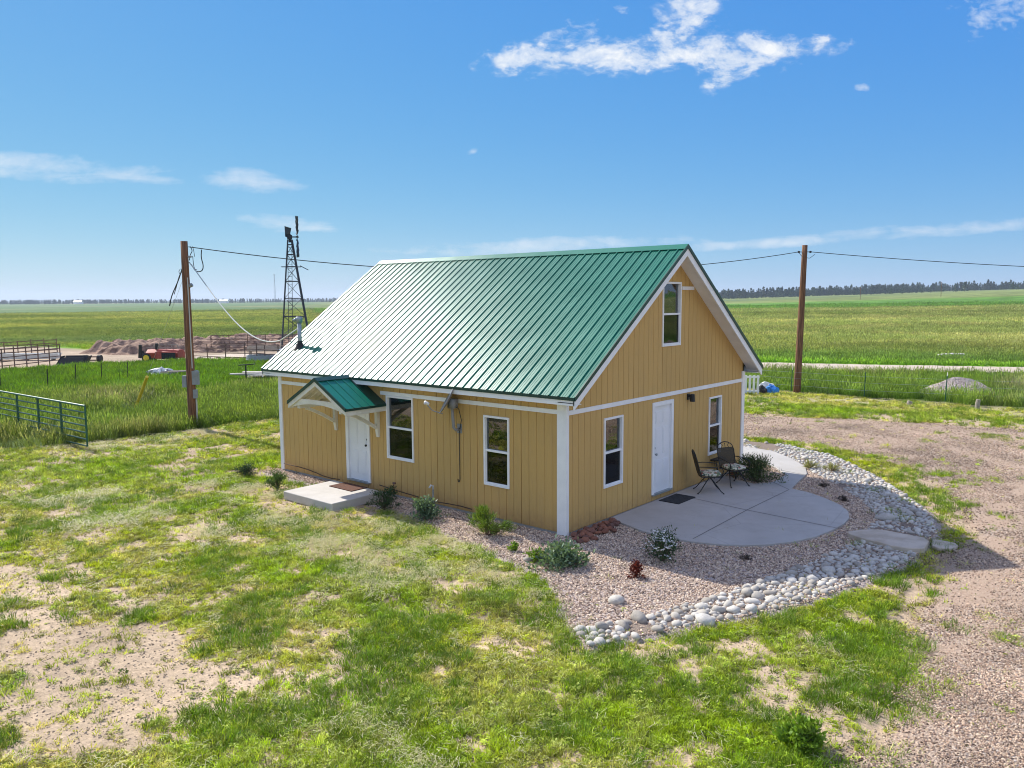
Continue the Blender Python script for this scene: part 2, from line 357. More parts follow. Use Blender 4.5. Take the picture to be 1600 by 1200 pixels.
def dpoly(x,y,poly,closed=True):       # distance to outline
    x=np.asarray(x,float); y=np.asarray(y,float); d=np.full(x.shape,1e9); n=len(poly)
    for i in range(n if closed else n-1):
        ax,ay=poly[i][:2]; bx,by=poly[(i+1)%n][:2]; L2=(bx-ax)**2+(by-ay)**2+1e-12
        t=np.clip(((x-ax)*(bx-ax)+(y-ay)*(by-ay))/L2,0,1); d=np.minimum(d,np.hypot(x-ax-t*(bx-ax),y-ay-t*(by-ay)))
    return d
def sdp(x,y,poly): d=dpoly(x,y,poly); return np.where(inpoly(x,y,poly),d,-d)   # + inside
def P2(lst): return [tuple(G(*p))[:2] for p in lst]
def smoothpoly(pts,k=3,closed=True):
    for _ in range(k):
        q=[];n=len(pts)
        for i in range(n if closed else n-1):
            a=Vector(pts[i]);b=Vector(pts[(i+1)%n]); q+=[tuple(a*.75+b*.25),tuple(a*.25+b*.75)]
        if not closed: q=[pts[0]]+q+[pts[-1]]
        pts=q
    return pts

# ------------------------------------------------------------ terrain layout
cxy=np.array([CAM.x,CAM.y]); fxy=np.array([fw.x,fw.y]); fxy/=np.hypot(*fxy); rxy=np.array([fxy[1],-fxy[0]])
def polar(x,y):
    dx=np.asarray(x,float)-cxy[0]; dy=np.asarray(y,float)-cxy[1]
    return np.hypot(dx,dy), np.degrees(np.arctan2(dx*rxy[0]+dy*rxy[1],dx*fxy[0]+dy*fxy[1]))
def height(x,y):
    d,b=polar(x,y)
    hr=np.interp(b,[-180,-10,0,16,33,60,120,180],[0,0,1.2,3.6,10.5,12,4,0])
    h=hr*sm(d,110,900)+hr*.3*sm(d,900,1500)+2*sm(b,8,24)*sm(d,900,1300)*(1-sm(b,90,140))
    h=h+sm(d,90,300)*1.6*(fbm(x,y,130,5,3)-.55)+sm(d,280,700)*4.5*(fbm(x,y,340,9,3)-.62)*(1-sm(d,1300,1700))
    return h
PATIO=[(950,812),(975,822),(1000,832),(1040,843),(1082,850),(1120,854),(1160,856),(1200,854.5),(1240,850),(1275,842),(1300,832),(1318,822),(1327,812),(1325,802),(1312,792),(1290,782),(1265,773),(1236,766.5),(1250,752),(1261,743),(1259,733),(1237,719),(1206,707),(1162,700)]
patio=P2(PATIO)+[(-2.6,12.2),(-3.4,11.6)]+P2([(1160,717),(1185,722),(1212,733),(1228,745),(1205,757),(1178,759),(1150,752)])+[(.01,6.95)]
patio[0]=(.012,1.5)
ROCK=P2([(1162,689),(1230,696),(1300,712),(1360,740),(1410,770),(1450,800),(1465,830),(1420,880),(1340,910),(1250,945),(1100,975),(920,1012),(893,985),(1000,966),(1120,930),(1250,888),(1330,850),(1372,812),(1345,782),(1280,744),(1220,713),(1162,702)])
BED=[(.01,0),(-9.8,0),(-9.9,-.5)]+P2([(470,752),(560,776),(640,806),(700,836),(740,852),(790,875),(835,893),(862,915),(880,945),(893,985),(920,1012),(1100,977),(1250,947),(1340,912),(1420,882),(1465,832),(1450,800),(1410,770),(1360,740),(1300,712),(1230,696),(1162,689)])+[(-3.5,12.6),(-3.5,9.0),(-.2,8.3),(.01,8.0)]
DRIVE=P2([(1600,672),(1400,660),(1160,648)])+[(-12,16.2),(-22,15),(-22,11.5),(-10,12.6)]+P2([(1160,679),(1250,690),(1320,700),(1386,714),(1450,742),(1502,775),(1524,800),(1535,835),(1515,868),(1480,890),(1440,930),(1432,970),(1440,1010),(1455,1050),(1430,1090),(1400,1120),(1380,1160),(1360,1200)])+[(6.2,-6.5),(7.5,-14),(9,-30),(24,-30),(22,-8),(24,12),(26,24),(14,23)]
DRIVE=smoothpoly(DRIVE,2)
LAWNL=P2([(0,703),(70,700),(140,692),(220,684),(300,673),(360,664),(437,655)])
TALL=[(-19.6,-30)]+[(-19.6,-9),(-19.4,-6)]+LAWNL+[(-17.6,9),(-17,16),(-22,17.5),(-120,60),(-160,-60),(-60,-60)]
YARD=P2([(-150,546),(60,541),(130,547),(300,541),(440,535),(540,536),(560,552),(520,567),(440,565),(300,565),(215,569),(150,572),(60,577),(-100,588)])
rdA=Vector((1.3,46.0)); rdD=Vector((14.5,6.2)).normalized(); rdN=Vector((-rdD.y,rdD.x))
def beyond(x,y): return (np.asarray(x)-rdA.x)*rdN.x+(np.asarray(y)-rdA.y)*rdN.y
# bare-soil patches of the lawn (photo positions surveyed to the ground)
BARE=[(P2(p),wt_) for p,wt_ in [
 ([(0,880),(60,880),(110,930),(140,960),(90,975),(0,925)],.9),
 ([(-40,950),(60,945),(130,985),(200,955),(260,985),(330,1020),(490,1060),(440,1110),(330,1110),(260,1140),(180,1170),(80,1180),(-40,1190)],1.0),([(-60,850),(40,870),(150,960),(330,1040),(300,1060),(120,990),(-60,900)],.95),
 ([(140,890),(210,915),(270,960),(240,975),(170,935)],.9),
 ([(250,985),(320,1000),(420,1035),(500,1062),(440,1072),(320,1035)],1.0),
 ([(570,935),(650,938),(740,955),(860,970),(840,980),(720,968),(600,950)],.9),
 ([(900,1015),(1000,1000),(990,1022),(910,1032)],.7),
 ([(1310,1130),(1420,1060),(1500,1130),(1500,1200),(1300,1200)],.8),
 ([(-60,690),(300,672),(380,672),(250,705),(120,715)],.45),
 ([(1340,910),(1420,880),(1500,860),(1480,910),(1420,960),(1340,940)],.7),
 ([(0,1100),(120,1120),(330,1080),(500,1100),(420,1150),(200,1180),(0,1200)],.6)]]
def bare(x,y):
    jx=np.asarray(x)+(fbm(x,y,.9,31,3)-.5)*.9; jy=np.asarray(y)+(fbm(x,y,.9,47,3)-.5)*.9
    t=np.zeros(np.shape(x))
    rg=(fbm(x,y,.30,63,3)-.5)*.85
    for p,wt_ in BARE: t=np.maximum(t,wt_*sm(sdp(jx,jy,p)+rg,-.12,.30))
    n=fbm(x,y,1.6,3,4); t=np.maximum(t,.85*sm(n,.54,.64)); 
    d,_=polar(x,y); t=np.maximum(t,.75*sm(fbm(x,y,.5,77,3),.53,.66)); return t
def lawn_cover(x,y):     # 0..1 how much grass stands here
    x=np.asarray(x,float); y=np.asarray(y,float)
    c=1-bare(x,y)*.93
    c=c*sm(-sdp(x,y,DRIVE)+(fbm(x,y,.7,8,3)-.5)*1.3,-.05,.45)
    c=c*(sdp(x,y,BED)<-.02+(fbm(x,y,.35,5,2)-.5)*.12)
    c=np.maximum(c,(sdp(x,y,DRIVE)>-.2)*.8*sm(fbm(x,y,.7,161,3),.70,.77)); c=np.maximum(c,(sdp(x,y,ROCK)>0)*.35*sm(fbm(x,y,.5,162,2),.55,.7))
    c=c*~((x>-9.9)&(x<0.1)&(y>-.3)&(y<8.3))
    c=c*~inpoly(x,y,patio)
    return c
def vivid(x,y):
    v=sm(fbm(x,y,1.6,61,4),.50,.64)*.9
    v=np.maximum(v,sm(sdp(x,y,P2([(0,700),(130,712),(300,720),(520,690),(440,740),(200,760),(0,790)])),-.6,.8)*.9)
    v=np.maximum(v,sm(sdp(x,y,P2([(880,1010),(1420,940),(1400,1090),(1250,1200),(500,1200),(760,1060)])),-.6,.8)*.75)
    v=np.maximum(v,sm(sdp(x,y,P2([(640,870),(760,900),(860,950),(800,955),(560,920)])),-.5,.4)*.8)
    v=np.maximum(v,sm(sdp(x,y,[(-14,19.2),(-4,18.2),(5,20.6),(12,22.5),(12,24),(3,22.2),(-14,21.4)]),-.4,.4))
    return v
def streak(x,y,sc,seed):
    a_=np.asarray(x)*rxy[0]+np.asarray(y)*rxy[1]; b_=np.asarray(x)*fxy[0]+np.asarray(y)*fxy[1]; return fbm(a_*.22,b_,sc,seed,4)
def ground_color(x,y):
    x=np.asarray(x,float); y=np.asarray(y,float); sh=x.shape+(1,)
    d,b=polar(x,y)
    def C(*c): return np.ones(sh)*np.array(c)
    def mixc(a,bc,t): t=np.asarray(t)[...,None]; return a*(1-t)+bc*t
    soil=C(.46,.35,.24); 
    cov=lawn_cover(x,y); g=mixc(C(.13,.115,.05),C(.05,.07,.015),vivid(x,y))  # green ground under grass, darkened to paint in shade between the blades
    c=mixc(soil,g,np.clip(sm(cov,.3,.9)*.85,0,1))
    # mowed dry strip beside the fence line
    c=mixc(c,C(.33,.31,.14),sm(y,21.0,21.8)*(1-sm(y,26,26.5))*(x>-20)*.8)
    tallR=sm(y,26.0,26.6)*(beyond(x,y)<-1)*(x>-20)
    c=mixc(c,C(.10,.15,.035),tallR)
    # left tall grass, weeds, yard
    tl=sm(sdp(x,y,TALL)+(fbm(x,y,1.2,4,2)-.5)*.8,-.1,.5); c=mixc(c,C(.085,.13,.03),tl)
    py_=467+4.65*1235/np.maximum(d,1)   # rows used only to survey the bands of fields
    L=(b<2)&(x<-17)
    n=fbm(x,y,9,21,4); n2=fbm(x,y,60,22,4); n3=fbm(x,y,22,24,4)
    c=mixc(c,mixc(C(.15,.30,.02),C(.22,.28,.04),n>.6),sm(d,47,51)*L)
    far=mixc(C(.20,.26,.05),C(.14,.205,.04),sm(n2+.3*(n-.5),.38,.62))
    far=mixc(far,C(.25,.29,.06),sm(n3,.55,.7)*.7)
    far=far*(.62+.8*streak(x,y,16,205))[...,None]
    far=mixc(far,C(.07,.13,.03),sm(fbm(x,y,7,33,3),.64,.72)*.6)
    c=mixc(c,far,sm(d+(n-.5)*8,90,100)*(b<6))
    c=mixc(c,C(.10,.17,.05),sm(d,98,104)*(1-sm(d,108,125))*L*.8)
    c=mixc(c,C(.10,.165,.055),sm(d,330,430)*(b<14)*sm(fbm(x,y,400,71,2)+sm(d,350,800)*.4,.4,.55))
    c=mixc(c,C(.22,.22,.10),sm(d,500,800)*(b<14)*sm(fbm(x,y,190,72,3),.55,.62)*.7)
    yard=sm(sdp(x,y,YARD)+(fbm(x,y,4,14,3)-.5)*3,-.3,.8); c=mixc(c,C(.40,.305,.225),yard*.97)
    # right-hand pasture beyond the dirt road
    s=beyond(x,y); Rr=(s>1)&(b>-14)&(b<150)
    past=mixc(C(.20,.245,.065),C(.27,.285,.09),sm(n,.4,.65)); past=mixc(past,C(.14,.19,.035),sm(n2,.5,.66)*.6)
    past=mixc(past,C(.105,.18,.03),1-sm(s+(n-.5)*6,8,20))
    past=mixc(past,C(.20,.36,.03),(1-sm(s+(n-.5)*3,3,6))*.9)
    s2=s+(n2-.5)*60-.15*(x); past=mixc(past,C(.10,.21,.03),sm(s2,200,235)*(1-sm(s2,380,450)))
    past=mixc(past,C(.17,.205,.065),sm(s2,400,460)); past=mixc(past,C(.11,.16,.05),sm(fbm(x,y,120,81,3),.55,.65)*sm(s,420,500)*.7)
    past=past*(.62+.8*streak(x,y,14,201))[...,None]*(.75+.5*streak(x,y,3.5,203))[...,None]
    c=mixc(c,past,Rr*sm(s,.5,1.5))
    return np.clip(c,0,1)
# ------------------------------------------------------------ ground sheet
def axis(lo,hi,a,b,step,gr):
    v=list(np.arange(a,b,step)); s=step; t=v[-1]
    while t<hi: s*=gr; t+=s; v.append(t)
    s=step; t=v[0]; o=[]
    while t>lo: s*=gr; t-=s; o.append(t)
    return np.array(o[::-1]+v)
gx=axis(-6500,6500,-20,9,.13,1.035); gy=axis(-3000,6500,-10,10,.13,1.035)
X,Y=np.meshgrid(gx,gy,indexing='ij'); nx,ny=X.shape
lowamp=(fbm(X,Y,1.2,90,3)-.5)*.05*((X>-30)&(X<20)&(Y>-30)&(Y<26)); dbed=sdp(X,Y,BED); ddr=sdp(X,Y,DRIVE)
trench=P2([(570,938),(650,945),(740,960),(800,966),(870,972)]); lowamp=lowamp-.08*np.exp(-(dpoly(X,Y,trench,False)/.22)**2)+(fbm(X,Y,.45,97,2)-.5)*.03*((X>-20)&(X<9)&(Y>-10)&(Y<12))
Z=height(X,Y)+np.where((dbed>-.35)|(ddr>-.3)|((X>-10.2)&(X<.3)&(Y>-.6)&(Y<8.4)),-.03,lowamp-.0)
co=np.stack([X,Y,Z],-1).reshape(-1,3)
me=bpy.data.meshes.new('ground'); me.vertices.add(len(co)); me.vertices.foreach_set('co',co.ravel())
I=np.arange(nx*ny).reshape(nx,ny); q=np.stack([I[:-1,:-1],I[1:,:-1],I[1:,1:],I[:-1,1:]],-1).reshape(-1,4)
me.loops.add(q.size); me.polygons.add(len(q)); me.loops.foreach_set('vertex_index',q.ravel())
me.polygons.foreach_set('loop_start',np.arange(0,q.size,4)); me.polygons.foreach_set('loop_total',np.full(len(q),4)); me.update(calc_edges=True)
gc=ground_color(X,Y).reshape(-1,3); at=me.attributes.new('soil','FLOAT_COLOR','POINT'); at.data.foreach_set('color',np.c_[gc,np.ones(len(gc))].ravel())
me.polygons.foreach_set('use_smooth',[True]*len(q)); me.validate()
def groundm():
    m,t,b=mat('ground',(.3,.3,.1),.95,0,.1); P=opos(t)
    a=t.n('ShaderNodeAttribute',attribute_name='soil').outputs['Color']
    f=t.noise(P,38,6,.7); g=t.noise(P,7,6,.65); k=t.noise(P,.55,5,.6); kk=t.noise(P,.07,5,.6)
    mp=t.n('ShaderNodeMapping'); mp.inputs['Rotation'].default_value=(0,0,R(-50)); mp.inputs['Scale'].default_value=(1,.28,1); t.l(P,mp.inputs[0])
    st=t.noise(mp.outputs[0],.16,6,.65)
    c=t.mix(.55,a,t.mix(1,a,t.ramp(f,[(.3,.55),(.7,1.5)]),'MULTIPLY'))
    c=t.mix(1,c,t.ramp(g,[(.3,.78),(.7,1.2)]),'MULTIPLY')
    c=t.mix(1,c,t.ramp(k,[(.3,.80),(.7,1.18)]),'MULTIPLY')
    c=t.mix(1,c,t.ramp(kk,[(.3,.80),(.7,1.18)]),'MULTIPLY')
    c=t.mix(1,c,t.ramp(st,[(.3,.85),(.7,1.13)]),'MULTIPLY')
    t.l(c,b.inputs['Base Color'])
    hsum=t.m('ADD',t.m('MULTIPLY',f,.3),t.m('MULTIPLY',g,1.))
    bump(t,b,hsum,.7,.05); return m
me.materials.append(groundm())
ground=bpy.data.objects.new('ground',me); COL.objects.link(ground); struct(ground)
gx0,gy0,gZ=gx,gy,Z
def gz(x,y):
    i=np.clip(np.searchsorted(gx,x)-1,0,nx-2); j=np.clip(np.searchsorted(gy,y)-1,0,ny-2)
    u=(x-gx[i])/(gx[i+1]-gx[i]); v=(y-gy[j])/(gy[j+1]-gy[j])
    return (gZ[i,j]*(1-u)+gZ[i+1,j]*u)*(1-v)+(gZ[i,j+1]*(1-u)+gZ[i+1,j+1]*u)*v
# gravel sheets
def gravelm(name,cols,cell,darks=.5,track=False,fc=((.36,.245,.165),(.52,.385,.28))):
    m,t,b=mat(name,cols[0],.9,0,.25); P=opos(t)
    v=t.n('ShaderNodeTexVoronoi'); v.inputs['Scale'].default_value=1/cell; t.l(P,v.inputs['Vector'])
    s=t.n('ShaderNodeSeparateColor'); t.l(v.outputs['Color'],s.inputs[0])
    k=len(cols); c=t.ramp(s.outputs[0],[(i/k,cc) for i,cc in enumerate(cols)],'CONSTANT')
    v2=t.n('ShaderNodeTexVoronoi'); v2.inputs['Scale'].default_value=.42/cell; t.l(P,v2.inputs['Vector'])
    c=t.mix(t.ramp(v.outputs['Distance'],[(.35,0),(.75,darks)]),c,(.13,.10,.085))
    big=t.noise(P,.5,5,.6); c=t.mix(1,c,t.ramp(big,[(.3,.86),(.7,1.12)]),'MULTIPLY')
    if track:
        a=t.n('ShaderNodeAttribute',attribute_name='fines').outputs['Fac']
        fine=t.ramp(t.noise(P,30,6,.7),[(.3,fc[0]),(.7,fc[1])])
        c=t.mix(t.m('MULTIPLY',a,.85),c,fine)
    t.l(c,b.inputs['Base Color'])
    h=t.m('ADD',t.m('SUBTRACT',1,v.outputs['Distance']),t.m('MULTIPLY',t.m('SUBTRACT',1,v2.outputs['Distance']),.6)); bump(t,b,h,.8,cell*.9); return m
PINKS=[(.48,.375,.29),(.37,.285,.22),(.54,.44,.35),(.28,.21,.165),(.45,.36,.285),(.59,.50,.41)]
M['gravel']=gravelm('drive_gravel',PINKS,.024,.6,True)
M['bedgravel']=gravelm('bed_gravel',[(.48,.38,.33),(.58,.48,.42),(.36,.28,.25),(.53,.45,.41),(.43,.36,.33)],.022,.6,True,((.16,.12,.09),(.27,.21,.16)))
def sheet(name,poly,z,material,step,edge_amp,edge_sc,attr=None,skirt=.04,mask=None,zf=None):
    xs=[p[0] for p in poly]; ys=[p[1] for p in poly]
    ax=np.arange(min(xs)-1,max(xs)+1,step); ay=np.arange(min(ys)-1,max(ys)+1,step)
    X,Y=np.meshgrid(ax,ay,indexing='ij'); s=sdp(X,Y,poly)+(fbm(X,Y,edge_sc,55,4)-.5)*2*edge_amp
    if mask is not None: s=np.minimum(s,mask(X,Y))
    # shallow feathered edge: the sheet dips under the soil where it ends
    Zs=z+np.clip(s,-.3,0)*.35
    if zf is not None: Zs=Zs+zf(X,Y)
    keep=s>-.25; idx=-np.ones(X.shape,int)
    cell=keep[:-1,:-1]&keep[1:,:-1]&keep[1:,1:]&keep[:-1,1:]
    use=np.zeros(X.shape,bool)
    for a,b in((0,0),(1,0),(1,1),(0,1)): use[a:X.shape[0]-1+a,b:X.shape[1]-1+b]|=cell
    idx[use]=np.arange(use.sum()); V=np.c_[X[use],Y[use],Zs[use]]
    q=np.stack([idx[:-1,:-1],idx[1:,:-1],idx[1:,1:],idx[:-1,1:]],-1)[cell]
    me=bpy.data.meshes.new(name); me.from_pydata(V.tolist(),[],q.tolist()); me.materials.append(material)
    me.polygons.foreach_set('use_smooth',[True]*len(q))
    if attr is not None:
        at=me.attributes.new('fines','FLOAT','POINT'); at.data.foreach_set('value',attr(V[:,0],V[:,1]))
    o=bpy.data.objects.new(name,me); COL.objects.link(o); return struct(o)
TR=P2([(1600,760),(1560,800),(1555,850),(1540,900),(1500,960),(1470,1010)]); TR2=P2([(1530,820),(1490,870),(1450,930),(1430,990)])
def fines(x,y):
    a=np.exp(-(dpoly(x,y,TR,False)/.5)**2); b=np.exp(-(dpoly(x,y,TR2,False)/.55)**2)*.9
    c=np.maximum(a,b)*sm(fbm(x,y,.8,12,3),.3,.5)
    c=np.maximum(c,.75*sm(fbm(x,y,1.8,19,4),.52,.62)); c=np.maximum(c,.85*np.exp(-(dpoly(x,y,[(-6,15.2),(0,15.9),(4,14.6),(7.5,11.2),(9,7)],False)/.45)**2)*sm(fbm(x,y,.8,13,3),.3,.5))
    return np.clip(c,0,1)
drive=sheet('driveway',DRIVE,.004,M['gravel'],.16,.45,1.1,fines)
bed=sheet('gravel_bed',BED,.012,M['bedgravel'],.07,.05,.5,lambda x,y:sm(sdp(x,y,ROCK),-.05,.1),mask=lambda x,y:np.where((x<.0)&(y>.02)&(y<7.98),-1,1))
# dirt road in the distance
rp=[tuple(rdA+rdD*t+rdN*s_) for t,s_ in [(-60,-2.2),(60,-2.2),(60,2.2),(-60,2.2)]]
M['roaddirt']=varied('road_dirt',(.42,.34,.26),(.54,.45,.36),1.2,.95,0,.4,.02,(1,1,1),6)
road=sheet('dirt_road',rp,.05,M['roaddirt'],.4,.7,3)
# patio slab and joints
def flat_poly(name,poly,z0,z1,material,parent=None):
    mb=MB(); mb.hexa([(x,y,z0) for x,y in poly],[(x,y,z1) for x,y in poly]); return mb.build(name,material,parent,bevel=.008)
PZ=.055
struct(flat_poly('patio',patio,-.08,PZ,M['patio']))
mb=MB()
def jline(pts):
    pts=[G(*p,PZ) for p in pts]
    for a,b in zip(pts,pts[1:]):
        d=(b-a).normalized(); n=Vector((-d.y,d.x,0))*.011
        mb.add([a-n+Vector((0,0,.004)),b-n+Vector((0,0,.004)),b+n+Vector((0,0,.004)),a+n+Vector((0,0,.004))],[(0,1,2,3)])
jline([(1083,842),(1167,797),(1233,765)]); jline([(1075,777),(1167,797),(1312,826)]); jline([(1187,744),(1233,765)]); jline([(1196,730),(1258,742)])
struct(mb.build('patio_joint',M['joint']))

# ------------------------------------------------------------ house
L,WD,OE,ZE,ZR,OG=9.667,8.011,.272,2.80,5.808,.40
SL=(ZR-ZE)/(WD/2+OE)
def roofz(y): return ZE+SL*(min(y,WD-y)+OE)
H=thing('cabin','small tan cabin with green metal gable roof and white trim on the open plain','house')
class Wall:                              # local (u along, v outward, z) -> world
    def __init__(s,kind): s.k=kind
    def __call__(s,u,v,z):
        return {'S':(u,-v,z),'E':(v,u,z),'N':(u,WD+v,z),'W':(-L-v,u,z)}[s.k]
def wbox(mb,w_,u0,u1,v0,v1,z0,z1):
    p=[w_(u,v,z) for z in(z0,z1) for u,v in((u0,v0),(u1,v0),(u1,v1),(u0,v1))]; mb.hexa(p[:4],p[4:])
OPEN={'S':[(-5.26,-4.33,.91,2.41),(-2.15,-1.44,.735,2.225),(-6.78,-5.92,.2,2.2)],
      'E':[(1.29,2.01,.72,2.19),(5.99,6.69,.68,2.16),(3.61,4.46,3.55,5.01),(3.25,4.15,.2,2.3)],'N':[],'W':[]}
def make_wall(mb,kind,u0,u1,topf,zb=.06):
    w_=Wall(kind); grooves=np.arange(u0+.2032,u1-.02,.2032)
    cuts={u0,u1}
    gh={g:(.0085 if (i+1)%6==0 else .005) for i,g in enumerate(grooves)}
    for g in grooves: cuts|={round(g-gh[g],4),round(g+gh[g],4)}
    for a,b,_,_ in OPEN[kind]: cuts|={a,b}
    if kind in'EW': cuts|={WD/2}
    cuts=sorted(cuts)
    for a,b in zip(cuts,cuts[1:]):
        if b-a<1e-4: continue
        mid=(a+b)/2; gr=[g for g in grooves if abs(mid-g)<gh[g]+.0004]; v=(-.018 if gh[gr[0]]>.006 else -.010) if gr else 0
        zs=[(zb,None)]
        for (p,q_,z0,z1) in OPEN[kind]:
            if p-1e-4<=mid<=q_+1e-4:
                ns=[]
                for lo,hi in zs:
                    if hi is None or hi>z1: ns+=[(lo,z0),(z1,hi)] if lo<z0 else [(lo,hi)]
                    else: ns.append((lo,hi))
                zs=ns
        for lo,hi in zs:
            za=topf(a) if hi is None else hi; zb_=topf(b) if hi is None else hi
            lo_=[w_(a,v-.05,lo),w_(b,v-.05,lo),w_(b,v,lo),w_(a,v,lo)]; hi_=[w_(a,v-.05,za),w_(b,v-.05,zb_),w_(b,v,zb_),w_(a,v,za)]
            mb.hexa(lo_,hi_)
mb=MB()
make_wall(mb,'S',-L,0,lambda u:roofz(0)-.1); make_wall(mb,'N',-L,0,lambda u:roofz(0)-.1)
make_wall(mb,'E',.0,WD,lambda u:roofz(u)-.1); make_wall(mb,'W',.0,WD,lambda u:roofz(u)-.1)
wall=mb.build('wall',M['siding'],H)
mb=MB(); mb.box((-L+.03,.03,-.1),(-.03,WD-.03,.14)); mb.build('foundation',M['conc'],H)
# interior: floors, partitions (dark rooms behind the glass)
mb=MB(); mb.box((-L+.06,.06,.14),(-.06,WD-.06,.2)); mb.box((-L+.06,.06,2.5),(-.06,WD-.06,2.6)); mb.box((-L+.06,3.9,.2),(-1.2,4.0,2.5))
mb.build('interior',M['room'],H)
# outside trim boards
mb=MB()
def tb(k,u0,u1,z0,z1,v=.022): wbox(mb,Wall(k),u0,u1,.0005,v,z0,z1)
for g_ in ((('S',-.2,.0,.0,2.70,.03),('E',-.03,.055,.0,2.66,.03)),(('S',-L-.02,-L+.12,.05,2.70,.03),('W',0,.12,0,2.6,.03)),(('E',WD-.13,WD+.03,.0,2.68,.03),('N',-.13,0,0,2.6,.03)),(('N',-L,-L+.12,0,2.6,.03),('W',WD-.12,WD,0,2.6,.03))):
    mb=MB()
    for q_ in g_: tb(*q_)
    mb.build('corner_trim',M['trim'],H)
mb=MB(); tb('S',-L+.12,-7.0,2.40,2.49); tb('S',-5.46,-.2,2.413,2.50); tb('E',.055,WD-.13,2.40,2.49); tb('E',4.5,5.08,4.83,4.91); tb('W',.12,WD-.12,2.4,2.49); mb.build('belt_trim',M['trim'],H)
# roof panels with ribs
def ribs(x0,x1,pitch,h):
    pr=[]; x=x0
    while x<x1-1e-6:
        for dx,z in((0,0),(.008,h),(.030,h),(.038,0),(.095,0),(.099,.004),(.107,.004),(.111,0),(.155,0),(.159,.004),(.167,.004),(.171,0)):
            if x+dx<x1: pr.append((x+dx,z))
        x+=pitch
    pr.append((x1,0)); return pr
def roof_panel(name,side):
    mb=MB(); sgn=1 if side=='S' else -1
    ye=-OE if side=='S' else WD+OE; th=math.atan(SL); nrm=Vector((0,-sgn*math.sin(th),math.cos(th)))
    pr=ribs(-L-OG,OG,.2286,.024); A=[];B=[]
    for x,z in pr:
        A.append(Vector((x,ye,ZE))+nrm*z); B.append(Vector((x,WD/2,ZR))+nrm*z)
    n=len(pr); lo=[(p.x,p.y,p.z) for p in A]; hi=[(p.x,p.y,p.z) for p in B]
    mb.add(lo+hi,[(i,i+1,n+i+1,n+i) for i in range(n-1)])
    lo2=[Vector((pr[0][0],ye,ZE-.012)),Vector((pr[-1][0],ye,ZE-.012)),Vector((pr[-1][0],WD/2,ZR-.012)),Vector((pr[0][0],WD/2,ZR-.012))]
    mb.add(lo2,[(0,1,2,3)])
    return mb.build(name,M['roof'],H,recalc=False)
r1=roof_panel('roof','S'); r2=roof_panel('roof','N')
for r_ in(r1,r2):      # orient upward
    bm=bmesh.new(); bm.from_mesh(r_.data)
    for f in bm.faces:
        f.normal_update()
        if (f.normal.z<0)!=(len(f.verts)==4 and f.calc_area()>20): f.normal_flip()
    bm.to_mesh(r_.data); bm.free()
mb=MB(); k=.16; cs=math.cos(math.atan(SL))
for s_ in(-1,1):
    mb.hexa([(x,WD/2,ZR+.028) for x in(-L-OG-.01,OG+.01)]+[(x,WD/2+s_*k,ZR+.028-k*SL) for x in(OG+.01,-L-OG-.01)],
            [(x,WD/2,ZR+.036) for x in(-L-OG-.01,OG+.01)]+[(x,WD/2+s_*k,ZR+.036-k*SL) for x in(OG+.01,-L-OG-.01)])
mb.build('ridge_cap',M['roof'],H)
# fascia, rake boards, soffits, flashings
mb=MB(); wb=MB(); sf=MB()
for ye,s_ in((-OE,-1),(WD+OE,1)):
    mb.box((-L-OG,min(ye,ye+s_*.022),ZE-.055),(OG,max(ye,ye+s_*.022),ZE+.004))   # drip edge
    y0,y1=sorted((ye,ye-s_*.03)); wb.box((-L-OG+.01,y0,ZE-.155),(OG-.01,y1,ZE-.02))
    yy=[ye-s_*.03, 0 if s_<0 else WD]; z0,z1=ZE-.14, ZE-.14
    sf.box((-L-OG+.04,min(yy),ZE-.15),(OG-.04,max(yy),ZE-.14))
def rake(bd,x0,x1,dz0,dz1,ext=0):
    for s_ in(1,-1):
        ya=-OE-ext if s_>0 else WD+OE+ext; za=ZE-ext*SL; yb=WD/2
        lo=[(x0,ya,za+dz0),(x1,ya,za+dz0),(x1,ya,za+dz1),(x0,ya,za+dz1)]; hi=[(x0,yb,ZR+dz0),(x1,yb,ZR+dz0),(x1,yb,ZR+dz1),(x0,yb,ZR+dz1)]
        bd.hexa(lo,hi)
for xe,s_ in((OG,1),(-L-OG,-1)):
    a,b=sorted((xe,xe+s_*.024)); rake(mb,a,b,-.055,.032,.01)
    a,b=sorted((xe-s_*.001,xe-s_*.035)); rake(wb,a,b,-.225,-.02)
    a,b=sorted((xe-s_*.036,0 if s_>0 else -L)); rake(sf,a,b,-.115,-.10)
mb.build('roof_flashing',M['dgreen'],H); wb.build('fascia_board',M['trim'],H); sf.build('soffit',M['trim'],H)
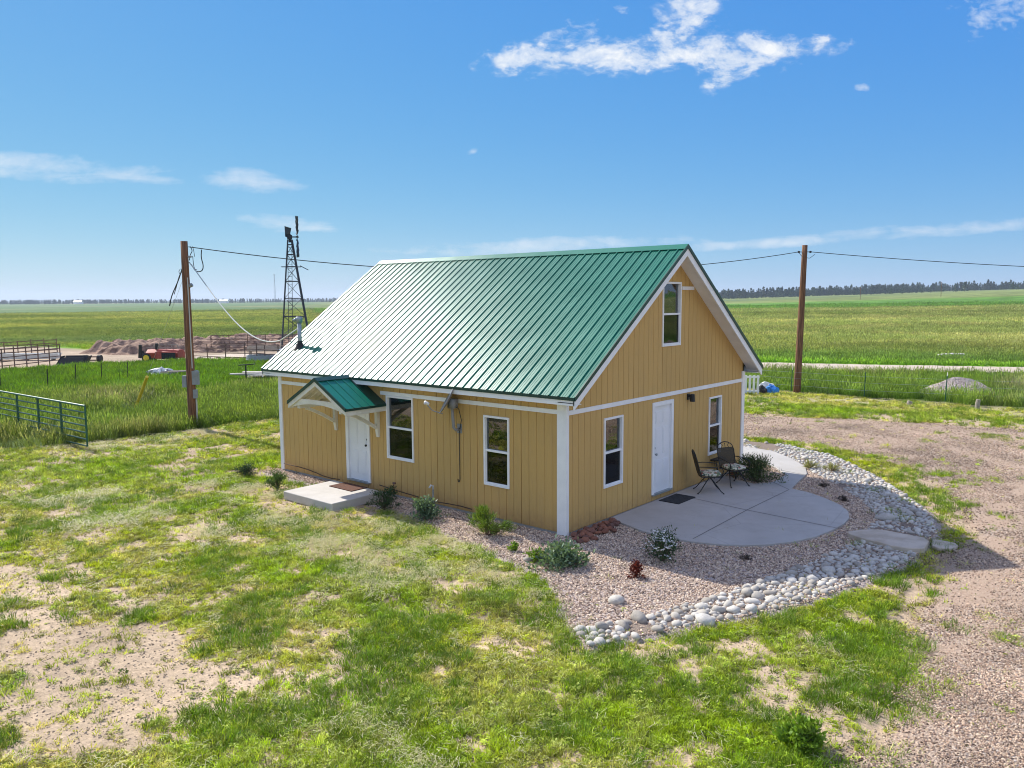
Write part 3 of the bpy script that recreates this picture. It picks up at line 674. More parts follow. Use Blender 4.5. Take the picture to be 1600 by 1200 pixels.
# windows
def window(k,u0,u1,z0,z1,curt='L',sash=.5):
    w_=Wall(k); fr=MB(); t=.045
    for a,b,c,d in((u0,u1,z1-t,z1),(u0,u1,z0,z0+t),(u0,u0+t,z0+t,z1-t),(u1-t,u1,z0+t,z1-t)): wbox(fr,w_,a,b,-.07,.028,c,d)
    f=fr.build('window',M['trim'],H,bevel=.003)
    zm=z0+(z1-z0)*sash; rl=MB(); wbox(rl,w_,u0+t,u1-t,-.035,.014,zm-.022,zm+.022)
    e=.022; a0,a1=u0+t,u1-t
    for a,b,c,d in((a0,a0+e,z0+t,zm-.022),(a1-e,a1,z0+t,zm-.022),(a0+e,a1-e,z0+t,z0+t+e)): wbox(rl,w_,a,b,-.03,.006,c,d)
    rl.build('sash',M['trim'],f,bevel=.002)
    p=MB(); wbox(p,w_,u0+t,u1-t,-.046,-.040,zm+.0,z1-t); p.build('pane',M['glass'],f); p=MB(); wbox(p,w_,u0+t+e,u1-t-e,-.024,-.018,z0+t+e,zm-.022); p.build('pane',M['screen'],f)
    c=MB(); n=8; a0=u0+t; wd=(u1-u0)*.17
    if curt=='R': a0=u1-t-wd
    for i in range(n):
        ua=a0+wd*i/n; ub=a0+wd*(i+1)/n; va=-.060-.014*(i%2); vb=-.060-.014*((i+1)%2)
        c.add([w_(ua,va,z0),w_(ub,vb,z0),w_(ub,vb,z1-.03),w_(ua,va,z1-.03)],[(0,1,2,3)])
    c.build('curtain',M['curtain'],f)
window('S',-5.26,-4.33,.91,2.41); window('S',-2.15,-1.44,.735,2.225)
window('E',1.29,2.01,.72,2.19,'R'); window('E',5.99,6.69,.68,2.16,'R'); window('E',3.61,4.46,3.55,5.01,'R')
# doors
def door(k,u0,u1,z0,z1,hand,panels,hu):
    w_=Wall(k); fr=MB(); t=.085
    for a,b,c,d in((u0-.01,u1+.01,z1-t,z1+.01),(u0-.01,u0+t,z0,z1-t),(u1-t,u1+.01,z0,z1-t)): wbox(fr,w_,a,b,-.06,.03,c,d)
    f=fr.build('door',M['trim'],H,bevel=.003)
    wbox_s=MB(); wbox(wbox_s,w_,u0+t*.2,u1-t*.2,-.06,.045,z0-.03,z0+.012); wbox_s.build('sill',M['galv'],f)
    s=MB(); a0,a1,b0,b1=u0+t,u1-t,z0+.014,z1-t; wbox(s,w_,a0,a1,-.05,-.018,b0,b1)
    if panels:
        wd=(a1-a0-.24)/2
        for i in range(2):
            pa=a0+.08+i*(wd+.08)
            for c,d in((b0+.16,b0+.75),(b0+.88,b0+1.5),(b0+1.6,b1-.12)):
                wbox(s,w_,pa,pa+wd,-.0185,-.010,c,d); wbox(s,w_,pa+.035,pa+wd-.035,-.0105,-.004,c+.035,d-.035)
    s.build('door_leaf',M['door'],f,bevel=.002)
    h=MB(); h.tube([w_(hu,-.02,z0+.92),w_(hu,.025,z0+.92)],.012,8); h.tube([w_(hu,.025,z0+.92),w_(hu,.055,z0+.92)],.028,10); 
    h.build('handle',M['black'] if k=='S' else M['galv'],f,smooth=True)
    h=MB(); h.tube([w_(hu,-.02,z0+1.06),w_(hu,.0,z0+1.06)],.026,10); h.build('deadbolt',M['black'] if k=='S' else M['galv'],f,smooth=True)
door('S',-6.80,-5.90,.2,2.2,1,True,-6.02); door('E',3.24,4.16,.2,2.3,0,True,3.38)
# porch canopy over the long-side door
CX=-6.38; CWd=1.12; CZ=2.20; CR=2.815; CD=1.2; cs_=(CR-CZ)/CWd
CN=bpy.data.objects.new('door_canopy',None)
cm=MB()
for s_ in(-1,1):
    th=math.atan(cs_); nrm=Vector((s_*math.sin(th),0,math.cos(th))); y=-CD; pts=[]
    while y<-.02:
        for dy,z in((0,0),(.008,.02),(.03,.02),(.038,0)): pts.append((min(y+dy,-.02),z))
        y+=.2286
    pts.append((-.02,0)); n=len(pts)
    lo=[Vector((CX+s_*CWd,y_,CZ))+nrm*z for y_,z in pts]; hi=[Vector((CX,y_,CR))+nrm*z for y_,z in pts]
    lo2=[p-nrm*.03 for p in lo]; hi2=[p-nrm*.03 for p in hi]
    cm.add(lo+hi,[(i,i+1,n+i+1,n+i) for i in range(n-1)]); cm.add([lo2[0],lo2[-1],hi2[-1],hi2[0]],[(0,1,2,3)])
can=cm.build('canopy_roof',M['roof'],H,recalc=False)
for p in can.data.polygons: pass
bm=bmesh.new(); bm.from_mesh(can.data)
for f in bm.faces:
    f.normal_update()
    if (f.normal.z<0)!=(f.calc_area()>1.0): f.normal_flip()
bm.to_mesh(can.data); bm.free()
mb=MB()
for s_ in(-1,1):
    def sec(x,z,y0,y1,dz0,dz1): return [(x,y0,z+dz0),(x,y1,z+dz0),(x,y1,z+dz1),(x,y0,z+dz1)]
    mb.hexa(sec(CX+s_*(CWd+.01),CZ-.005,-CD-.022,-CD,-.05,.028),sec(CX,CR,-CD-.022,-CD,-.05,.028))
    mb.hexa(sec(CX+s_*(CWd+.012),CZ-.007,-.34,-.02,-.04,.026),sec(CX,CR,-.30,-.02,-.04,.026))
    a,b=sorted((CX+s_*CWd,CX+s_*(CWd+.02))); mb.box((a,-CD,CZ-.05),(b,-.02,CZ+.004))
    mb.hexa([(CX,-CD-.02,CR+.028),(CX,-.22,CR+.028),(CX+s_*.13,-.22,CR+.028-.13*cs_),(CX+s_*.13,-CD-.02,CR+.028-.13*cs_)],[(CX,-CD-.02,CR+.036),(CX,-.22,CR+.036),(CX+s_*.13,-.22,CR+.036-.13*cs_),(CX+s_*.13,-CD-.02,CR+.036-.13*cs_)])
mb.build('canopy_flashing',M['dgreen'],can)
mb=MB()
for s_ in(-1,1):
    x0=CX+s_*CWd
    mb.hexa([(x0,-CD+.001,CZ-.16),(x0,-CD+.035,CZ-.16),(x0,-CD+.035,CZ-.045),(x0,-CD+.001,CZ-.045)],[(CX,-CD+.001,CR-.16),(CX,-CD+.035,CR-.16),(CX,-CD+.035,CR-.045),(CX,-CD+.001,CR-.045)])
    a,b=sorted((x0-s_*.001,x0-s_*.035)); mb.box((a,-CD+.036,CZ-.16),(b,-.02,CZ-.05))
    q0=[(x0-s_*.002,-CD+.036,CZ-.045),(x0-s_*.002,-.02,CZ-.045)]; q1=[(CX,-.02,CR-.04),(CX,-CD+.036,CR-.04)]
    mb.hexa([(a_,b_,c_-.012) for a_,b_,c_ in q0+q1],q0+q1)
    for yy in(-.85,-.45,-.05):
        mb.bar((x0-s_*.03,yy,CZ-.085),(CX,yy,CR-.085),.035,.08)
# curved collar tie across the front
pts=[]; n=14
for i in range(n+1):
    u=-1+2*i/n; x=CX+u*(CWd-.1); zt=CZ+.16-.0*u; zb_=CZ-.12+.13*(1-u*u); zt=min(CZ+.11,CR-.1-abs(u)*CWd*cs_*0.93); pts.append((x,zb_,max(zt,zb_+.03)))
for (xa,za,ta),(xb,zb2,tb2) in zip(pts,pts[1:]):
    mb.hexa([(xa,-CD+.04,za),(xa,-CD+.075,za),(xa,-CD+.075,ta),(xa,-CD+.04,ta)],[(xb,-CD+.04,zb2),(xb,-CD+.075,zb2),(xb,-CD+.075,tb2),(xb,-CD+.04,tb2)])
mb.build('canopy_frame',M['cream'],can)
for x in(-7.18,-5.56):
    mb=MB(); mb.box((x-.045,-.09,1.62),(x+.045,-.001,CZ-.05)); mb.hexa([(x-.045,-.05,1.38),(x+.045,-.05,1.38),(x+.045,-.001,1.38),(x-.045,-.001,1.38)],[(x-.045,-.09,1.62),(x+.045,-.09,1.62),(x+.045,-.001,1.62),(x-.045,-.001,1.62)])
    mb.box((x-.045,-CD+.08,CZ-.145),(x+.045,-.09,CZ-.055))
    n=8; pv=None
    for i in range(n+1):
        t_=i/n; y=-.10-.80*t_; z=1.62+(CZ-.16-1.62)*t_+.03*math.sin(PI*t_); 
        if pv: mb.bar(pv,(x,y,z),.09,.07)
        pv=(x,y,z)
    mb.build('bracket',M['cream'],can)
# ceiling boards of the canopy
# service mast, vent pipe, wall lamp
mx_=Vector((-9.45,.55,0)); rz_=roofz(.55)
msh=MB(); top=AT(mx_,443,497).z
msh.tube([(mx_.x,mx_.y,rz_-.2),(mx_.x,mx_.y,top-.14)],.055,12); 
ms=msh.build('service_mast',M['galv'],H,smooth=True)
c=MB(); c.lathe([(.001,.0),(.085,.0),(.09,-.06),(.085,-.15),(.05,-.17)][::-1],14,(mx_.x,mx_.y,top+.03)); c.tube([(mx_.x-.05,mx_.y-.05,top-.02),(mx_.x-.13,mx_.y-.1,top-.08)],.04,8); c.build('weatherhead',M['galv'],ms,smooth=True)
c=MB(); c.lathe([(.17,-.10),(.12,.02),(.065,.12),(.06,.16)],12,(mx_.x,mx_.y,rz_)); c.build('flashing_boot',M['rubber'],ms,smooth=True)
# lamp above gable door
c=MB(); w_=Wall('E'); wbox(c,w_,4.84,4.96,.001,.03,2.22,2.36); c.tube([w_(4.9,.03,2.31),w_(4.9,.12,2.32)],.03,8); c.tube([w_(4.9,.12,2.36),w_(4.9,.12,2.18)],[.05,.065],10)
c.build('wall_lamp',M['black'],H)
# satellite dish
D=thing('satellite_dish','grey satellite dish on a bent mast on the tan wall between the long side windows','satellite dish',(-2.86,0,1.86))
c=MB(); c.box((-.07,-.012,-.10),(.07,-.001,.10)); c.build('wall_bracket',M['dishgrey'],D)
c=MB(); c.tube([(0,-.02,-.02),(0,-.12,-.02),(-.02,-.17,.04),(-.03,-.2,.45),(-.04,-.22,.62)],.034,8); c.box((-.11,-.26,.46),(.05,-.10,.66)); c.build('mast',M['dishgrey'],D,smooth=True)
c=MB(); dn=Vector((-.62,-.62,.48)).normalized(); e1=Vector((dn.y,-dn.x,0)).normalized(); e2=e1.cross(dn); 
if e2.z<0: e2=-e2
cc=Vector((-.08,-.26,.62)); n=20; k0=len(c.v); rings=[(0,0),(.12,.006),(.22,.022),(.29,.04),(.31,.05)]
V=[];Fc=[]
for off in(0,-.012):
    for r_,dz in rings:
        for j in range(n): a=2*PI*j/n; V.append(cc+e1*r_*math.cos(a)+e2*r_*1.08*math.sin(a)+dn*(dz+off))
K=len(rings)
for o_ in(0,K*n):
    for i in range(K-1):
        for j in range(n): Fc.append((o_+i*n+j,o_+i*n+(j+1)%n,o_+(i+1)*n+(j+1)%n,o_+(i+1)*n+j))
for j in range(n): Fc.append(((K-1)*n+j,(K-1)*n+(j+1)%n,K*n+(K-1)*n+(j+1)%n,K*n+(K-1)*n+j))
c.add(V,Fc); c.build('reflector',M['dishgrey'],D,smooth=True)
c=MB(); lnb=cc+dn*.42-e2*.26; c.tube([cc-e2*.30-dn*.02,cc-e2*.34+dn*.2,lnb],.012,6); c.build('feed_arm',M['dishgrey'],D)
c=MB(); c.tube([lnb-e1*.12,lnb+e1*.12],.03,8); c.tube([lnb,lnb+(-dn)*.09],.028,8); c.tube([lnb+e1*.1,lnb+e1*.1-dn*.08],.026,8); c.build('receiver',M['whitepl'],D,smooth=True)
c=MB(); c.tube([(-.03,-.2,.55),(.09,-.12,.45),(.10,-.05,.2),(.03,-.03,0),(0,-.02,-.1),(0,-.018,-1.12),(-.02,-.018,-1.18),(-.05,-.02,-1.18),(-.06,-.02,-1.12)],.009,6); c.build('cable',M['cable'],D)

# small things at the wall base
def gnd(p): return Vector((p.x,p.y,0))
st=MB(); sp=[G(452,770,.2),G(530,790,.2)]; 
slab=MB(); slab.box((-.93,-.72,0),(.93,.72,.2)); tag(slab.build('concrete_step',M['conc'],None,(-5.95,-1.10,0),bevel=.012),'square concrete doorstep slab on the grass below the canopy door','step')
m_=MB(); m_.box((-.42,-.24,0),(.42,.24,.018)); tag(m_.build('doormat',M['bmat'],None,(-6.0,-.62,.201)),'brown coir doormat on the concrete doorstep slab','doormat')
m_=MB(); 
for i in range(9): m_.box((-.25+i*.056,-.40,0),(-.25+i*.056+.05,.40,.016))
m_.box((-.25,-.40,-.0),(.25,.40,.008)); tag(m_.build('doormat',M['mat'],None,(.36,3.80,PZ+.002)),'black ribbed doormat on the patio at the gable door','doormat')
h=MB(); pts=[Vector((-9.5+i*.35,-.06-.03*math.sin(i*1.3),.22-.012*i+.03*math.sin(i*.9))) for i in range(8)]; h.tube(pts,.011,6)
tag(h.build('hose',M['brownhose']),'thin brown hose along the wall base left of the doorstep','hose')
h=MB(); pts=[Vector((-5.5+i*.3,-.07-.04*math.sin(i*1.1),.20-.008*i+.03*math.sin(i*.8+1))) for i in range(11)]; h.tube(pts,.011,6)
tag(h.build('hose',M['brownhose']),'thin brown hose along the wall base between doorstep and second window','hose')
t=thing('hydrant','short grey water hydrant with white spout against the tan wall','hydrant',(-3.6,-.12,0)); c=MB(); c.tube([(0,0,0),(0,0,.42)],.02,8); c.build('standpipe',M['galv'],t); c=MB(); c.tube([(0,0,.42),(0,0,.5),(-.02,-.05,.52),(-.04,-.08,.46)],.024,8); c.build('spout',M['whitepl'],t,smooth=True)
c=MB(); c.tube([(0,0,0),(0,0,.34),(.03,0,.37)],.012,6); c.box((-.03,-.015,.34),(.05,.015,.38)); tag(c.build('wall_faucet',M['rust'],None,(-4.95,-.10,.0)),'rusty upright pipe beside the doorstep at the wall','pipe')

# ------------------------------------------------------------ rocks
def rock_mesh(name,seed,flat=.62,mtl=None,sub=2,rough=.16,ang=0):
    r_=random.Random(seed); bm=bmesh.new(); bmesh.ops.create_icosphere(bm,subdivisions=sub,radius=1)
    ph=[r_.uniform(0,6) for _ in range(9)]; sx,sy=r_.uniform(.85,1.25),r_.uniform(.7,1.0)
    for v in bm.verts:
        p=v.co.copy(); k=1+rough*(math.sin(p.x*2.1+ph[0])+math.sin(p.y*2.4+ph[1])+math.sin(p.z*2.2+ph[2]))*.6+rough*.35*math.sin(p.x*5+ph[3])*math.sin(p.y*5+ph[4])
        if ang: k*=1-ang*abs(math.sin(p.x*3+ph[5])*math.cos(p.y*3+ph[6]))
        v.co=Vector((p.x*k*sx,p.y*k*sy,p.z*k*flat))
    me=bpy.data.meshes.new(name); bm.to_mesh(me); bm.free()
    me.polygons.foreach_set('use_smooth',[not ang]*len(me.polygons)); me.materials.append(mtl or M['cobble']); return me
RM=[rock_mesh('river_rock',i,random.Random(i).uniform(.5,.8),None,2,.27) for i in range(12)]
xs=[p[0] for p in ROCK]; ys=[p[1] for p in ROCK]
rocks=[]; cell={}
def try_rock(x,y,r_,k=.75):
    ci=(int(x//.3),int(y//.3))
    for a in(-2,-1,0,1,2):
        for b in(-2,-1,0,1,2):
            for (qx,qy,qr) in cell.get((ci[0]+a,ci[1]+b),()):
                if (qx-x)**2+(qy-y)**2<((qr+r_)*k)**2: return False
    rocks.append((x,y,r_)); cell.setdefault(ci,[]).append((x,y,r_)); return True
BIG=[((962,943),.21,'big pale round rock, where the gravel bed meets the rocks nearest the house corner'),((998,970),.23,'big flat white rock, lower edge of the rock border in full sun'),
     ((1095,950),.15,'rounded pale rock beside the shadow tip in the border'),((940,983),.16,'long pale rock, lower edge of the border near its left end'),((905,985),.13,'dark speckled rock at the left end of the rock border'),((1165,930),.17,'pale rock on the upper edge of the border at the shadow line'),
     ((1380,812),.24,'long tan rock in the shaded border near the flagstone'),((1237,898),.15,'grey rounded rock on the upper edge of the shaded border'),((1104,972),.20,'wide flat pale rock on the grassy lower edge of the border'),((826,877),.12,'lone white rock at the edge of the gravel bed')]
SLABS=[((1405,838),'flag')]
slabpoly=P2([(1322,836),(1369,826),(1425,836),(1475,844),(1500,852),(1440,860),(1400,857),(1340,842)])
bigs=[]
for (p,r_,lb) in BIG:
    r_*=.68; g=G(*p); try_rock(g.x,g.y,r_); bigs.append((g,r_,lb))
nb=len(rocks)
for r0,r1,nt in((.095,.12,60),(.072,.095,800),(.050,.072,10000),(.033,.050,40000)):
    for _ in range(nt):
        x=random.uniform(min(xs),max(xs)); y=random.uniform(min(ys),max(ys)); 
        rocks_ok=True; r_=random.uniform(r0,r1)
        CX_=(x,y,r_); rocks_try=CX_
        if not hasattr(try_rock,'buf'): try_rock.buf=[]
        try_rock.buf.append(CX_)
buf=try_rock.buf; bx=np.array([b[0] for b in buf]); by=np.array([b[1] for b in buf]); s=sdp(bx,by,ROCK); sp_=sdp(bx,by,slabpoly); pt_=sdp(bx,by,patio)
gap=fbm(bx,by,.7,66,2)
for k_,(x,y,r_) in enumerate(buf):
    if s[k_]>r_*.3 and sp_[k_]<-.02 and pt_[k_]<-.05 and gap[k_]<.74: try_rock(x,y,r_)
smalls=sorted([(r_/max(1,math.hypot(x-CAM.x,y-CAM.y)),x,y,r_) for x,y,r_ in rocks[nb:]],reverse=True)
sub0=Vector((0,0,0))
def rock_label(x,y):
    if inpoly(np.array([x]),np.array([y]),P2([(1147,929),(1300,900),(1480,880),(1500,850),(1460,800),(1400,770),(1350,765),(1300,800),(1330,850),(1250,880)]))[0]:
        return 'rounded grey river rock in the shaded middle of the rock border','river rocks in the shaded border'
    if y>4: return 'rounded white river rock in the sunlit border beyond the patio','river rocks beyond the patio'
    return 'rounded pale river rock in the sunlit border below the gravel bed','river rocks below the gravel bed'
def put_rock(me,x,y,r_,lb,gr=None,cat='rock',name='river_rock',z=None,rot=None,kz=1):
    o=bpy.data.objects.new(name,me); COL.objects.link(o); o.location=(x,y,(r_*.28 if z is None else z)); o.scale=(r_,r_,r_*kz)
    o.rotation_euler=rot or (random.uniform(-.3,.3),random.uniform(-.3,.3),random.uniform(0,6.28)); return tag(o,lb,cat,gr)
for g,r_,lb in bigs: put_rock(random.choice(RM),g.x,g.y,r_,lb)
for _,x,y,r_ in smalls[:285]:
    lb,gr=rock_label(x,y); put_rock(random.choice(RM),x,y,r_,lb,gr)
# the remaining small stones: one mass
bigv=[];bigf=[]
RL=[rock_mesh('small_rock',40+i,.65,None,1) for i in range(6)]
RLv=[(np.array([v.co[:] for v in m.vertices]),[tuple(p.vertices) for p in m.polygons]) for m in RL]
for _,x,y,r_ in smalls[285:]:
    v,f=random.choice(RLv); a=random.uniform(0,6.28); c_,s_=math.cos(a),math.sin(a)
    k=len(bigv); vv=v*r_; bigv+= [(x+p[0]*c_-p[1]*s_,y+p[0]*s_+p[1]*c_,r_*.3+p[2]) for p in vv]; bigf+=[tuple(i+k for i in q) for q in f]
me=bpy.data.meshes.new('small_river_rocks'); me.from_pydata(bigv,[],bigf); me.polygons.foreach_set('use_smooth',[True]*len(bigf)); me.materials.append(varied('small_river_rock',(.36,.34,.31),(.60,.57,.52),9,.85))
o=bpy.data.objects.new('small_river_rocks',me); COL.objects.link(o); tag(o,'smaller pale river stones filling the border around the gravel bed','stones',kind='stuff')
print('rocks',len(rocks))
# flagstones
def flagstone(pts,z,th,label):
    mb=MB(); P=[G(*p,z+th) for p in pts]; c=sum(P,Vector())/len(P); pp=smoothpoly([(p.x-c.x,p.y-c.y) for p in P],1)
    pp=[(x*(1+random.uniform(-.03,.03)),y*(1+random.uniform(-.03,.03))) for x,y in pp]
    mb.hexa([(x*1.01,y*1.01,0) for x,y in pp],[(x,y,th) for x,y in pp]); return tag(mb.build('flagstone',M['flag'],None,(c.x,c.y,z),bevel=.012),label,'flagstone')
flagstone([(1322,831),(1334,828),(1369,826),(1400,831),(1425,836),(1450,841),(1448,856),(1431,857),(1400,854),(1372,846),(1340,839)],.0,.10,'long thin sandstone slab crossing the rock border near the patio')
flagstone([(1455,842),(1475,844),(1500,850),(1490,857),(1458,856)],-.02,.07,'small outer sandstone slab at the driveway end of the border crossing')
# red rocks at the house corner
LM=[rock_mesh('red_rock',70+i,.6,M['lava'],2,.2,.25) for i in range(6)]
lp=P2([(893,838),(920,822),(950,813),(970,822),(955,836),(925,838),(930,846),(903,852)]); 
k_=0
lv=[]
for _ in range(3000):
    x=random.uniform(0.06,1.0); y=random.uniform(-.4,1.6); r_=random.uniform(.07,.11)
    if inpoly(np.array([x]),np.array([y]),lp)[0] and x>r_+.03 and all((x-a)**2+(y-b)**2>((r_+c)*.75)**2 for a,b,c in lv): lv.append((x,y,r_))
for x,y,r_ in lv: put_rock(random.choice(LM),x,y,r_,'rough reddish brown rock heaped at the house corner by the patio','red rocks at the house corner','rock','red_rock',z=.05)

# ------------------------------------------------------------ scattering (uncountable stuff only)
def proto_col(name,objs):
    c=bpy.data.collections.new(name)
    for o in objs: c.objects.link(o)
    return c
def scatter(name,pts,rots,scl,tint,col,label,cat,zo=None):
    n=len(pts); me=bpy.data.meshes.new(name); me.vertices.add(n); me.vertices.foreach_set('co',np.asarray(pts,np.float32).ravel())
    a=me.attributes.new('rot','FLOAT_VECTOR','POINT'); a.data.foreach_set('vector',np.asarray(rots,np.float32).ravel())
    a=me.attributes.new('scl','FLOAT_VECTOR','POINT'); a.data.foreach_set('vector',np.asarray(scl,np.float32).ravel())
    a=me.attributes.new('tint','FLOAT_COLOR','POINT'); a.data.foreach_set('color',np.c_[np.clip(tint,0,1),np.ones(n)].astype(np.float32).ravel())
    a=me.attributes.new('idx','INT','POINT'); a.data.foreach_set('value',rng.integers(0,len(col.objects),n).astype(np.int32))
    o=bpy.data.objects.new(name,me); COL.objects.link(o)
    ng=bpy.data.node_groups.new(name,'GeometryNodeTree'); ng.interface.new_socket('Geometry',in_out='INPUT',socket_type='NodeSocketGeometry'); ng.interface.new_socket('Geometry',in_out='OUTPUT',socket_type='NodeSocketGeometry')
    gi=ng.nodes.new('NodeGroupInput'); go=ng.nodes.new('NodeGroupOutput'); ip=ng.nodes.new('GeometryNodeInstanceOnPoints')
    ci=ng.nodes.new('GeometryNodeCollectionInfo'); ci.inputs['Collection'].default_value=col; ci.inputs['Separate Children'].default_value=True; ci.inputs['Reset Children'].default_value=True
    def attr(nm,ty):
        k=ng.nodes.new('GeometryNodeInputNamedAttribute'); k.data_type=ty; k.inputs['Name'].default_value=nm; return k.outputs['Attribute']
    lk=ng.links.new; lk(gi.outputs[0],ip.inputs['Points']); lk(ci.outputs[0],ip.inputs['Instance']); ip.inputs['Pick Instance'].default_value=True
    lk(attr('idx','INT'),ip.inputs['Instance Index']); lk(attr('scl','FLOAT_VECTOR'),ip.inputs['Scale'])
    e=ng.nodes.new('FunctionNodeEulerToRotation'); lk(attr('rot','FLOAT_VECTOR'),e.inputs[0]); lk(e.outputs[0],ip.inputs['Rotation'])
    lk(ip.outputs[0],go.inputs[0])
    md=o.modifiers.new('scatter','NODES'); md.node_group=ng
    tag(o,label,cat,kind='stuff'); print(name,n); return o
def blade(mb,x,y,h,w_,lean,az,col,seg=2,face=None,z0=0):
    a=face if face is not None else random.uniform(0,PI); dx,dy=math.cos(a)*w_/2,math.sin(a)*w_/2; lx,ly=math.cos(az)*lean,math.sin(az)*lean
    mb.col=col; V=[];Fc=[]
    for i in range(seg+1):
        t=i/seg; k=1-t*.85 if i<seg else .12; px=x+lx*t*t*h; py=y+ly*t*t*h; pz=z0+h*(t-.25*lean*t*t)
        V+=[(px-dx*k,py-dy*k,pz),(px+dx*k,py+dy*k,pz)]
    for i in range(seg): Fc.append((2*i,2*i+1,2*i+3,2*i+2))
    mb.add(V,Fc)
def grey(a,b): k=random.uniform(a,b); return (k,k,k*random.uniform(.7,1.1))
def mk_tuft(seed,n,rad,h0,h1,w_,lean=.9):
    random.seed(seed); mb=MB()
    for _ in range(n):
        r_=rad*math.sqrt(random.random()); a=random.uniform(0,6.28)
        blade(mb,r_*math.cos(a),r_*math.sin(a),random.uniform(h0,h1),w_*random.uniform(.7,1.3),random.uniform(.2,lean),a+random.uniform(-1,1),grey(.65,1.3))
    return mb.build('grass_tuft',M['blade'],link=False,recalc=False)
def mk_weed(seed,n,rad):
    random.seed(seed); mb=MB()
    for _ in range(n):
        r_=rad*math.sqrt(random.random()); a=random.uniform(0,6.28); x,y=r_*math.cos(a),r_*math.sin(a); z=random.uniform(.01,.05)*(1.3-r_/rad)
        s_=random.uniform(.010,.02); t=random.uniform(0,6.28); tl=random.uniform(-.4,.4); mb.col=grey(.7,1.25)
        c,s=math.cos(t),math.sin(t); mb.add([(x-c*s_,y-s*s_,z-tl*s_),(x+s*s_*.6,y-c*s_*.6,z+.004),(x+c*s_*1.1,y+s*s_*1.1,z+tl*s_),(x-s*s_*.6,y+c*s_*.6,z+.004)],[(0,1,2,3)])
    return mb.build('weed_leaves',M['blade'],link=False,recalc=False)
lawn_c=proto_col('lawn_clumps',[mk_tuft(i,18,.05,.03,.09,.0105) for i in range(5)]+[mk_tuft(20+i,14,.06,.02,.06,.012,1.3) for i in range(3)]+[mk_weed(30+i,26,.06) for i in range(3)])
def mk_tall(seed,n,rad,h0,h1,w_,heads=.3):
    random.seed(seed); mb=MB()
    for _ in range(n):
        r_=rad*math.sqrt(random.random()); a=random.uniform(0,6.28); x,y=r_*math.cos(a),r_*math.sin(a); h_=random.uniform(h0,h1); az=random.uniform(-.8,.9)
        ln=random.uniform(.1,.6); blade(mb,x,y,h_,w_,ln,az,grey(.65,1.25),3)
        if random.random()<heads:
            lx=x+math.cos(az)*ln*h_*1.05; ly=y+math.sin(az)*ln*h_*1.05; z=h_*(1-.2*ln); mb.col=(1.9,1.5,2.4)
            f=random.uniform(0,PI); dx,dy=math.cos(f)*w_*.8,math.sin(f)*w_*.8
            mb.add([(lx-dx,ly-dy,z-.02),(lx+dx,ly+dy,z-.02),(lx+dx*.3+.02,ly+dy*.3,z+.11),(lx-dx*.3+.02,ly-dy*.3,z+.11)],[(0,1,2,3)])
    return mb.build('tall_grass_clump',M['blade'],link=False,recalc=False)
tall_c=proto_col('tall_clumps',[mk_tall(50+i,34,.22,.25,.62,.014,.35) for i in range(5)])
weed_c=proto_col('weed_clumps',[mk_tall(60+i,26,.28,.12,.38,.05,0) for i in range(3)]+[mk_tall(64+i,40,.3,.1,.3,.04,0) for i in range(2)])
field_c=proto_col('field_clumps',[mk_tall(70+i,30,.5,.12,.34,.05,.2) for i in range(4)])
def wedge(n,d0,d1,b0,b1,pw=1.0):        # random ground points in a sector, density falling with distance
    d=d0*(d1/d0)**rng.random(n) if pw==0 else (d0**pw+(d1**pw-d0**pw)*rng.random(n))**(1/pw)
    b=np.radians(b0+(b1-b0)*rng.random(n)); ux=np.cos(b)[:,None]*fxy+np.sin(b)[:,None]*rxy; p=cxy+ux*d[:,None]; return p[:,0],p[:,1],d
def finish(name,x,y,z,smin,smax,tint,col,label,cat,tilt=.12,grow=None,zs=None):
    n=len(x); s_=rng.uniform(smin,smax,n); 
    if grow is not None: s_=s_*grow
    sc=np.c_[s_,s_,s_*(zs if zs is not None else 1)]
    rot=np.c_[rng.normal(0,tilt,n),rng.normal(0,tilt,n),rng.uniform(0,6.28,n)]
    return scatter(name,np.c_[x,y,z],rot,sc,tint,col,label,cat)
def mixt(cols,ws):
    t=np.zeros((len(ws[0]),3)); k=np.zeros(len(ws[0]))
    for c,w_ in zip(cols,ws): t+=np.array(c)*w_[:,None]; k+=w_
    return t/k[:,None]
# lawn
QS=1.0
x,y,d=wedge(int(330000*QS),6.5,46,-42,40,.55)
cov=lawn_cover(x,y); k=(rng.random(len(x))<cov**1.3*.85*(.45+1.1*fbm(x,y,.22,96,2))+.022)&(sdp(x,y,TALL)<.1)&(y<26)&(beyond(x,y)<0)
k&=~((x<-21)&(y<30)&(sdp(x,y,TALL)>0)); k&=~((x>-6.95)&(x<-4.95)&(y>-1.9)&(y<0))
x,y,d=x[k],y[k],d[k]; cov=cov[k]; v=vivid(x,y); n_=fbm(x,y,.45,91,3); dry=sm(fbm(x,y,1.1,93,4),.42,.58)
dry=np.maximum(dry,sm(y,21.2,22)*(x>-20)*.95)*(1-.75*v); dry=np.maximum(dry,(1-cov)*.3)
rv=rng.random(len(x))
G1,G2,G3,D1=(.31,.48,.015),(.15,.28,.02),(.50,.54,.03),(.68,.58,.30)
tint=mixt([G1,G2,G3,D1],[v*1.2+.25,sm(n_,.45,.60)*.55+.03,(1-v)*1.1+.3,dry*2.6*(rv>.25)])
tint*=(rng.uniform(.38,1.5,(len(x),1))*(.72+.56*fbm(x,y,.28,95,2))[:,None])
dark=rng.random(len(x))<.04; tint[dark]*=np.array([.6,.7,.8])
finish('lawn_grass',x,y,gz(x,y)-.004,.65,1.25,tint,lawn_c,'patchy short green grass and weeds of the lawn around the cabin','grass',.18,.8+d*.020*(1+.3*v),.72+.3*v+rng.uniform(-.25,.35,len(x)))
